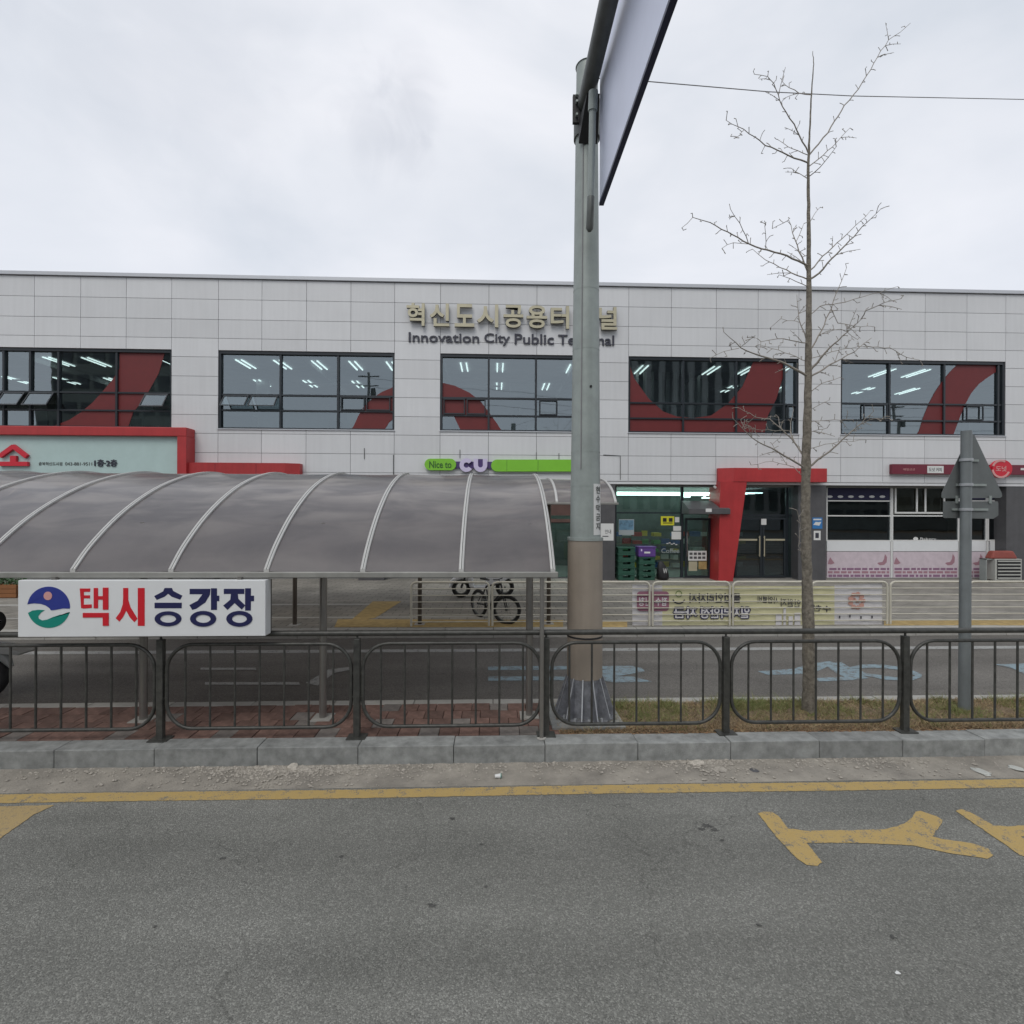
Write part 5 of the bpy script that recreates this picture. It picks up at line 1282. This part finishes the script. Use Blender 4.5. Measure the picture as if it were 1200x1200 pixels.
# ================================================================== WARNING SIGN (seen from behind)
YW = 6.08
xs_ = at(1130.5, 700, Y=YW).x
wsn = thing('traffic_sign', (xs_, YW, KZ), 'grey back of a triangular traffic sign with plate below, on a steel post', 'sign')
xtop = at(1132.5, 505, Y=YW).x; zto = Z(1132, 505, YW)
MB().tube([(xs_, YW, KZ), (xtop, YW, zto)], [.062, .056], 20).build('post', A['steel_sign'], wsn)
Ys = YW + .075
tri = [(1139, 508), (1136, 509), (1103.5, 578), (1103.5, 583), (1106, 584), (1172, 583.5), (1174.5, 582), (1174, 578), (1142, 510)]
tp_ = MB().prism(poly_px(tri, Ys), Ys, Ys + .004).build('triangle_plate', A['signback'], wsn)
MB().prism(poly_px([(1105.5, 587.5), (1169, 587.5), (1170, 589), (1170, 604), (1164, 608), (1106, 607), (1105, 605)], Ys), Ys, Ys + .004).build('rectangular_plate', A['signback'], wsn)
for y_, a, b in ((539, 1127, 1147), (568, 1121, 1156), (597, 1116, 1158)):
    xa_, xb2 = X(a, YW + .06, y_), X(b, YW + .06, y_); z_ = Z(1135, y_, YW)
    cl_ = MB().box(xa_, Ys - .018, z_ - .014, xb2, Ys - .002, z_ + .014).build('bracket', A['steel'], wsn)
    MB().tube([(xs_ + (xtop - xs_) * (z_ - KZ) / (zto - KZ), YW, z_ - .016), (xs_ + (xtop - xs_) * (z_ - KZ) / (zto - KZ), YW, z_ + .016)], .068, 18).build('clamp', A['weld'], cl_)
for a in (1121, 1160): rect('strut', A['steel'], wsn, a - 1.5, 581, a + 1.5, 590, Ys - .004, .01)

# ================================================================== STREET TREE
YTR = 6.08
base = at(948.5, 838, Y=YTR)
tree = thing('street_tree', (base.x, YTR, KZ), 'slender leafless young street tree with grey furrowed bark', 'tree')
def tp2(px, py, dy=0): return at(px, py, Y=YTR + dy)
tr_pts = [(949, 842), (948.5, 830), (948, 800), (946.5, 700), (945, 650), (944, 600), (944.5, 550), (946, 500), (947, 450), (947.5, 400), (948, 320), (947.5, 250), (947.3, 190), (948.6, 160), (950, 132), (951.5, 100), (953.5, 75), (952.5, 60)]
tr_r = [.105, .084, .070, .060, .056, .053, .050, .046, .041, .036, .026, .020, .015, .010, .009, .007, .005, .003]
pts = []; rs = []
for i in range(len(tr_pts) - 1):
    for k in range(6):
        t = k / 6; a, b = tr_pts[i], tr_pts[i + 1]
        pts.append(tp2(a[0] + (b[0] - a[0]) * t + random.uniform(-.35, .35), a[1] + (b[1] - a[1]) * t)); rs.append((tr_r[i] + (tr_r[i + 1] - tr_r[i]) * t) * random.uniform(.94, 1.06))
pts.append(tp2(*tr_pts[-1])); rs.append(.003)
pts[0].z = KZ - .02
tk = MB().tube(pts, rs, 16)
vv = []
for (x, y, z) in tk.v:
    a = math.atan2(y - YTR, x - base.x); f = 1 + .05 * math.sin(a * 7 + z * 9) + .04 * math.sin(a * 13 - z * 17) if z < 3.4 else 1
    cx_ = min(pts, key=lambda p: abs(p.z - z)).x if z < 3.4 else x
    vv.append((cx_ + (x - cx_) * f, YTR + (y - YTR) * f, z))
tk.v = vv
tk.build('trunk', A['bark'], tree)
def branch(P, r0, r1=.0025, dy=0.0, spur=1.0, seed=None):
    """one limb traced in the plane of the tree, leaning out of it by dy, with short side shoots"""
    n = len(P); pts = []
    tot = 0; L_ = [0]
    for i in range(n - 1): tot += math.hypot(P[i+1][0] - P[i][0], P[i+1][1] - P[i][1]); L_.append(tot)
    for i in range(n - 1):
        k = max(2, int((L_[i+1] - L_[i]) / 7))
        for j in range(k):
            t = j / k; s = (L_[i] + (L_[i+1] - L_[i]) * t) / tot
            pts.append((P[i][0] + (P[i+1][0] - P[i][0]) * t + (random.uniform(-.8, .8) if s > .02 else 0), P[i][1] + (P[i+1][1] - P[i][1]) * t + (random.uniform(-.8, .8) if s > .02 else 0), s))
    pts.append((*P[-1], 1))
    W = [tp2(a, b, dy * s) for a, b, s in pts]
    m = MB().tube(W, [r0 + (r1 - r0) * s for _, _, s in pts], 7)
    side = 1
    for i in range(1, len(W)):
        s = pts[i][2]
        if s < .10 or random.random() > .9 * spur: continue
        d = (W[i] - W[i-1]).normalized(); side = -side
        nrm = d.cross(Vector((0, 1, 0))).normalized() * side
        ln = random.uniform(.03, .09)
        tip = W[i] + (d * random.uniform(.2, .9) + nrm + Vector((0, random.uniform(-.8, .8), random.uniform(0, .4)))).normalized() * ln
        m.tube([W[i], (W[i] + tip) / 2 + Vector((0, 0, .004)), tip], [.0045, .0035, .0045], 4)
        if random.random() < .55:
            t2 = tip + Vector((random.uniform(-1, 1), random.uniform(-1, 1), random.uniform(-.2, 1))).normalized() * random.uniform(.015, .04)
            m.tube([tip, t2], [.0032, .0042], 4)
        if random.random() < .16 and s < .85:
            t3 = W[i] + (d + nrm * .7).normalized() * random.uniform(.12, .28)
            m.tube([W[i], (W[i] + t3) / 2 + Vector((0, 0, .01)), t3], [.0042, .0035, .0025], 4)
            for q in range(3):
                u_ = W[i] + (t3 - W[i]) * (.3 + .25 * q); m.tube([u_, u_ + Vector((random.uniform(-1, 1), random.uniform(-1, 1), random.uniform(-.5, 1))).normalized() * .028], [.003, .004], 4)
    m.build('branch', A['twig'], tree)
BR = [
 ([(948,182),(970,155),(985,130),(1005,105),(1020,82),(1032,60),(1042,47),(1067,27)], .0095, .35),
 ([(947.5,180),(930,145),(917,125),(906,97),(900,90),(884,87)], .0085, -.3),
 ([(951,111),(937,109),(925,103),(917,96)], .006, .1),
 ([(947.5,191),(930,185),(897,170),(872,152),(851,141)], .0095, -.4),
 ([(872,152),(866,158),(860,162)], .004, -.3),
 ([(947.5,182),(935,177),(923,172),(912,164)], .005, .2),
 ([(948,195),(965,182),(980,167),(996,150)], .0065, .4), ([(948,207),(967,190),(980,172)], .006, -.3), ([(947.5,210),(937,204),(927,197)], .005, .2),
 ([(948,312),(915,297),(885,289),(852,272),(832,261),(812,255),(799,267)], .012, -.5), ([(877,285),(867,262),(856,245)], .005, -.4),
 ([(897,292),(897,265),(897,262)], .004, -.3), ([(924,258),(905,268)], .004, .2),
 ([(877,286),(860,284),(846,291)], .0035, -.5),
 ([(948,322),(937,295),(924,257)], .011, .3), ([(933,283),(942,262)], .004, .3),
 ([(948,318),(970,295),(997,270),(1020,247)], .009, .5), ([(948,328),(960,320),(995,282),(1032,245)], .0125, -.4),
 ([(948,328),(928,320.6),(906.7,308.7),(897,305),(882,292)], .008, .4), ([(947,336),(925,326),(913,322)], .005, -.3),
 ([(948,262),(955,250),(961,243)], .004, .2),
 ([(948,412),(963,386.7),(974,360.7),(982.5,336.8),(992,314)], .0095, .3), 
 ([(947.5,437),(971.7,408),(993,389),(1009.6,373.7)], .015, -.4), ([(1009,374),(1015,365),(1036.7,355),(1056,350)], .006, -.5),
 ([(947,443),(971.7,427.8),(1000,412.7),(1021.5,396)], .012, .5), ([(1012,403),(1015,406),(1043,408),(1062.7,419),(1078,422)], .0055, .6),
 ([(947,441),(915,423.5),(891.5,417),(867.7,407),(848,389)], .0155, -.5), ([(867,407),(880,398),(885,393)], .004, -.4), ([(866,408),(848,412),(832,420)], .0035, -.5),
 ([(946.5,462),(963,449.5),(984.7,442)], .006, .2), ([(947,404),(937,376),(933.8,345.5)], .008, .3), ([(938,378),(915,374),(903,384)], .003, .4),
 ([(947.5,402),(911,396.4),(891.5,400.8),(890,410)], .0065, -.4), ([(947,424),(912,410),(890,404)], .005, .4),
 ([(948,370),(961,358.5),(982.5,356),(1015,346.6),(1052,335.8)], .006, .5), ([(974,362),(982,378),(1000,382),(1025,383)], .0045, .1), ([(960,392),(985,385),(1005,398)], .004, .3),
 ([(950,420),(990,408),(1012,406)], .005, .2),
 ([(944.5,549),(911,529.7),(880.7,513.4),(859,490.7)], .0125, -.5), ([(944.5,549),(971.7,529.7),(997.7,505.8),(1023.7,482)], .014, -.4), ([(1005,499),(1020,492),(1041,490)], .006, -.3),
 ([(944.6,538),(928,514.5),(915,501.5),(902,490.7),(885,488.5),(865.5,477.7)], .011, .4), ([(932,520),(925,505),(885,503.7),(872,497)], .006, .4), ([(915,502),(912,490),(902,488)], .004, .3),
 ([(911,530),(905,520),(915,512)], .004, .3), ([(885,488),(872,500),(868,492)], .004, .3), ([(890,512),(880,500)], .004, 0), ([(928,514),(926,495),(930,480)], .005, .5),
 ([(946,482),(960,474),(971.7,469)], .0045, .3), ([(946,495),(970,492),(1000,491.8)], .0045, .4), ([(945.5,508),(960,504),(969.5,501.5)], .004, -.3), ([(945,526),(975,519),(1015,515.6)], .0045, .5),
 ([(944,560),(930,548),(905,540),(880,545)], .004, .5), ([(944,300),(930,290)], .004, .3), ([(944.5,660),(936,640),(938,615),(934,598)], .004, -.1)]
for P, r0, dy in BR: branch(P, r0, dy=dy)

# ================================================================== MOTORCYCLE at far left, BICYCLES
def wheel_mesh(r, w_, tyre, rim, par, cx_, cz_, spokes=16, name='wheel'):
    w0 = MB().tube([(cx_ + r * math.cos(2*math.pi*i/32), 0, cz_ + r * math.sin(2*math.pi*i/32)) for i in range(32)], w_, 10, closed=True).build(name, tyre, par, local=True)
    MB().tube([(cx_ + (r - w_) * math.cos(2*math.pi*i/32), 0, cz_ + (r - w_) * math.sin(2*math.pi*i/32)) for i in range(32)], w_ * .45, 8, closed=True).build('rim', rim, w0, local=True)
    s = MB()
    for i in range(spokes):
        a = 2 * math.pi * i / spokes; s.tube([(cx_ + .02 * math.cos(a + .5), (-1) ** i * .025, cz_ + .02 * math.sin(a + .5)), (cx_ + (r - w_) * math.cos(a), 0, cz_ + (r - w_) * math.sin(a))], .0022, 4)
    s.tube([(cx_, -.04, cz_), (cx_, .04, cz_)], .022, 10).build('spokes', rim, w0, local=True)
    return w0
def bicycle(loc, rz, label, frame, steer=0):
    b = thing('bicycle', loc, label, 'bicycle', 'bicycles parked behind the barrier', rz); r = .31
    wheel_mesh(r - .02, .034, A['rubber'], A['steel_dark'], b, 0, r); fw = wheel_mesh(r - .02, .034, A['rubber'], A['steel_dark'], b, 1.04, r)
    hd_t, hd_b = (.88, 0, .86), (.93, 0, .70); bb = (.43, 0, .30); st_ = (.30, 0, .74)
    MB().tube([bb, st_], .017, 8).tube([st_, hd_t], .017, 8).tube([bb, hd_b], .021, 8).tube([hd_t, hd_b], .02, 8).tube([bb, (0, .05, r)], .010, 6).tube([bb, (0, -.05, r)], .010, 6).tube([st_, (0, .05, r)], .009, 6).tube([st_, (0, -.05, r)], .009, 6).build('frame', frame, b, local=True)
    MB().tube([hd_b, (.97, .05, .62), (1.04, .05, r)], .013, 6).tube([hd_b, (.97, -.05, .62), (1.04, -.05, r)], .013, 6).build('fork', frame, b, local=True)
    MB().tube([hd_t, (.86, 0, .96)], .014, 8).tube([(.84, -.29, .99), (.88, -.15, .97), (.87, 0, .965), (.88, .15, .97), (.84, .29, .99)], .012, 8).build('handlebar', A['black'], b, local=True)
    MB().tube([st_, (.27, 0, .86)], .013, 8).build('seat_post', A['chrome'], b, local=True)
    MB().add([(.14, -.07, .88), (.14, .07, .88), (.42, .02, .88), (.42, -.02, .88), (.14, -.075, .92), (.14, .075, .92), (.42, .02, .90), (.42, -.02, .90)], [(0,1,2,3),(4,7,6,5),(0,4,5,1),(1,5,6,2),(2,6,7,3),(3,7,4,0)]).build('saddle', A['black'], b, local=True, bevel=.012)
    MB().tube([(.43, .05, .30), (.43, .06, .30)], .085, 16).tube([(.43, .06, .30), (.50, .07, .15)], .010, 6).tube([(.43, -.06, .30), (.36, -.07, .45)], .010, 6).box(.46, .06, .135, .54, .15, .16).box(.32, -.15, .435, .40, -.06, .46).build('crankset', A['steel_dark'], b, local=True)
    MB().tube([(1.04 - .34 * math.cos(t), 0, r + .34 * math.sin(t)) for t in (.2, .5, .8, 1.1, 1.4, 1.7)], .012, 6).build('mudguard', A['black'], b, local=True)
    for ch in b.children:
        if ch.name.split('.')[0] in ('fork', 'handlebar', 'mudguard') or (ch.name.startswith('wheel') and ch is fw):
            Rm = Matrix.Rotation(steer, 3, 'Z'); c_ = Vector((.95, 0, 0)); ch.location = c_ - Rm @ c_; ch.rotation_euler = (0, 0, steer)
    return b
w1 = at(592, 718.5, Y=11.05); w2 = at(566.5, 708, Y=11.75)
dx_, dy_ = w1.x - w2.x, 11.05 - 11.75
bicycle((w1.x - 1.04 * dx_ / math.hypot(dx_, dy_), 11.05 - 1.04 * dy_ / math.hypot(dx_, dy_), PZ), math.atan2(dy_, dx_), 'black bicycle with its front wheel towards the cream barrier', A['black'], steer=.62)
# scooter behind
def scooter(loc, rz, label, name='scooter', body=A['white'], cat='scooter', scale=1):
    s = thing(name, loc, label, cat, None, rz); s.scale = (scale,) * 3
    wheel_mesh(.22, .05, A['rubber'], A['steel_dark'], s, 0, .27, 6); wheel_mesh(.22, .05, A['rubber'], A['steel_dark'], s, 1.25, .27, 6)
    def shell(P, hw, nm, m, bev=.04): MB().prism(P, -hw, hw).build(nm, m, s, local=True, bevel=bev)
    shell([(-.28, .55), (.0, .78), (.52, .72), (.55, .33), (.15, .36), (-.05, .52)], .16, 'rear_body', body)
    shell([(.5, .25), (.9, .25), (.93, .33), (.5, .33)], .17, 'footboard', body, .015)
    shell([(.88, .28), (1.02, .30), (1.12, .88), (.98, .92)], .20, 'leg_shield', body)
    shell([(-.22, .79), (.5, .73), (.52, .80), (.1, .88), (-.22, .86)], .14, 'seat', A['black'])
    MB().tube([(1.25 + .31 * math.cos(t), 0, .27 + .31 * math.sin(t)) for t in (.1, .6, 1.1, 1.6, 2.1, 2.6)], [.03, .07, .075, .075, .07, .04], 8).build('front_mudguard', body, s, local=True)
    MB().tube([(1.05, 0, .85), (1.0, 0, 1.02)], .035, 10).tube([(.93, -.34, 1.05), (1.0, -.12, 1.02), (1.0, .12, 1.02), (.93, .34, 1.05)], .016, 8).tube([(1.25, .09, .27), (1.1, .07, .75)], .022, 8).tube([(1.25, -.09, .27), (1.1, -.07, .75)], .022, 8).build('handlebar', A['black'], s, local=True)
    MB().tube([(1.04, 0, .97), (1.13, 0, .96)], [.10, .085], 16).build('headlight', A['headlamp'], s, local=True)
    for sy in (-1, 1): MB().tube([(.98, .22 * sy, 1.04), (.97, .27 * sy, 1.22)], .006, 6).tube([(.96, .27 * sy, 1.25), (.985, .27 * sy, 1.25)], .055, 12).build('mirror', A['black'], s, local=True)
    return s
p = at(548, 700, Y=14.4)
scooter((p.x + 1.05, 14.7, PZ), R(187), 'white and black scooter parked behind the black bicycle')
# motorcycle in the taxi lane, only its front in view
p = at(-16, 787, Y=7.35)
mc = thing('motorcycle', (p.x - 1.25, 7.35, 0), 'dark motorcycle parked under the taxi shelter at the left edge', 'motorcycle')
wheel_mesh(.25, .055, A['rubber'], A['steel_dark'], mc, 0, .305, 10); wheel_mesh(.25, .055, A['rubber'], A['steel_dark'], mc, 1.25, .305, 10)
MB().tube([(1.25 + .36 * math.cos(t), 0, .305 + .36 * math.sin(t)) for t in (.35, .8, 1.2, 1.6, 2.0, 2.4)], [.03, .07, .08, .08, .08, .05], 8).build('front_mudguard', A['fairing'], mc, local=True)
MB().tube([(1.25, .10, .305), (1.02, .10, .92)], .026, 10).tube([(1.25, -.10, .305), (1.02, -.10, .92)], .026, 10).build('fork', A['chrome'], mc, local=True)
MB().prism([(.25, .62), (.5, .86), (.85, .93), (1.0, .82), (.9, .62)], -.15, .15).build('tank', A['black'], mc, local=True, bevel=.06)
MB().prism([(-.35, .72), (-.3, .82), (.3, .80), (.32, .68)], -.14, .14).build('seat', A['black'], mc, local=True, bevel=.03)
MB().prism([(.3, .25), (.8, .25), (.85, .6), (.25, .6)], -.13, .13).build('engine', A['steel_dark'], mc, local=True, bevel=.03)
MB().tube([(.9, -.36, 1.08), (.98, -.14, 1.02), (.98, .14, 1.02), (.9, .36, 1.08)], .016, 8).build('handlebar', A['black'], mc, local=True)
MB().tube([(1.06, 0, .86), (1.2, 0, .84)], [.12, .095], 18).build('headlight', A['headlamp'], mc, local=True)
MB().prism([(1.0, .78), (1.4, .75), (1.70, .70), (1.82, .64), (1.78, .61), (1.5, .63), (1.0, .68)], -.12, .12).build('fairing', A['fairing'], mc, local=True, bevel=.015)
MB().tube([(1.2, -.1, 1.05), (1.47, -.1, 1.07)], [.16, .15], 18).tube([(1.40, -.16, 1.02), (1.52, -.22, 1.05), (1.70, -.26, 1.12)], .014, 8).build('hand_guard', A['black'], mc, local=True)
MB().tube([(.93, -.3, 1.08), (.95, -.32, 1.26)], .007, 6).tube([(.94, -.32, 1.29), (.965, -.32, 1.29)], .06, 12).build('mirror', A['black'], mc, local=True)
# planter at far left
x0, x1 = X(-120, 14.6), X(19, 14.6)
pl = thing('planter', ((x0 + x1) / 2, 14.8, PZ), 'long orange-brown planter box with low green shrubs at the left edge', 'planter')
for k in range(3): box('plank', A['orange'], pl, x0, 14.6, PZ + .02 + k * .12, x1, 14.63, PZ + .13 + k * .12)
box('box_side', A['orange'], pl, x0, 14.64, PZ, x1, 15.1, PZ + .34)
lf = MB()
for i in range(1600):
    c_ = Vector((random.uniform(x0, x1), random.uniform(14.62, 15.1), PZ + .34 + random.uniform(0, .22))); s = random.uniform(.02, .045)
    a = Vector((random.gauss(0, 1), random.gauss(0, 1), random.gauss(0, 1))).normalized() * s; b = a.orthogonal().normalized() * s * .6
    lf.sheet([c_ - a, c_ + b, c_ + a, c_ - b])
lf.build('foliage', A['leaf'], pl)['kind'] = 'stuff'

# ================================================================== buildings across the road, seen only mirrored in the glass
def block(x0, x1, y0, y1, h, label, wall, ncol, nrow, strip):
    b = thing('apartment_block', ((x0 + x1) / 2, y1, 0), label, 'building')
    box('wall', wall, b, x0, y0, 0, x1, y1, h)
    m = MB()
    w_ = (x1 - x0) / ncol
    for c in range(ncol):
        if strip: box('window_strip', A['frame'], b, x0 + w_ * (c + .25), y1 + .002, 3, x0 + w_ * (c + .75), y1 + .15, h - 1.2)
        else:
            for r in range(nrow): 
                zz = 2 + (h - 3) * r / nrow; box('window', A['frame'], b, x0 + w_ * (c + .15), y1 + .002, zz, x0 + w_ * (c + .85), y1 + .1, zz + (h - 3) / nrow * .55)
    box('parapet', A['cap'], b, x0 - .2, y0 - .2, h, x1 + .2, y1 + .2, h + .6)
A['aptwall'] = mat('apartment_paint', (.30, .31, .31), .8, var=.1, vs=.3); A['aptdark'] = mat('dark_apartment_paint', (.17, .19, .175), .8, var=.2, vs=.3)
block(15, 44, -52, -40, 34, 'tall striped apartment block across the road mirrored in the fourth window', A['aptwall'], 14, 1, True)
block(-65, -47, -52, -40, 36, 'dark apartment block across the road mirrored in the left window', A['aptdark'], 8, 9, False)

block(-46, 14, -50, -40, 7.2, 'added low row of shops across the road darkening the ground floor glass', A['aptdark'], 26, 2, False)  # unseen row, added to darken the reflections in the ground floor glass
block(46, 90, -50, -40, 7.0, 'added low shop building beyond the tall block across the road', A['aptdark'], 16, 2, False)  # the added row continued past the tall block, also unseen

def utility_pole(x, y, h, label):
    u = thing('utility_pole', (x, y, 0), label, 'pole', 'utility poles across the road')
    MB().tube([(x, y, 0), (x, y, h)], [.19, .11], 16).build('shaft', A['kerb'], u)
    for k, dz in enumerate((.3, 1.1)): MB().box(x - .9, y - .05, h - dz - .09, x + .9, y + .05, h - dz).build('crossarm', A['steel_dark'], u)
    MB().tube([(x + .4, y, h - 2.2), (x + .4, y, h - 1.4)], .22, 12).build('transformer', A['steel_dark'], u)
utility_pole(36, -8, 12.3, 'concrete utility pole across the road mirrored in the right window')
utility_pole(-11, -8, 14.6, 'taller concrete utility pole across the road mirrored in the second window')
for k, dz in enumerate((.3, 1.1, 1.9)):
    MB_ = MB().tube([(-11 + .5 * k, -8, 14.4 - dz), (12, -8.4, 12.6 - dz), (36 + .3 * k, -8, 12.1 - dz), (60, -9, 12.6 - dz)], .014, 5)
    tag(MB_.build('overhead_cable', A['wire']), '%s cable strung between the utility poles across the road' % ('upper', 'middle', 'lower')[k], 'cable', 'cables across the road')
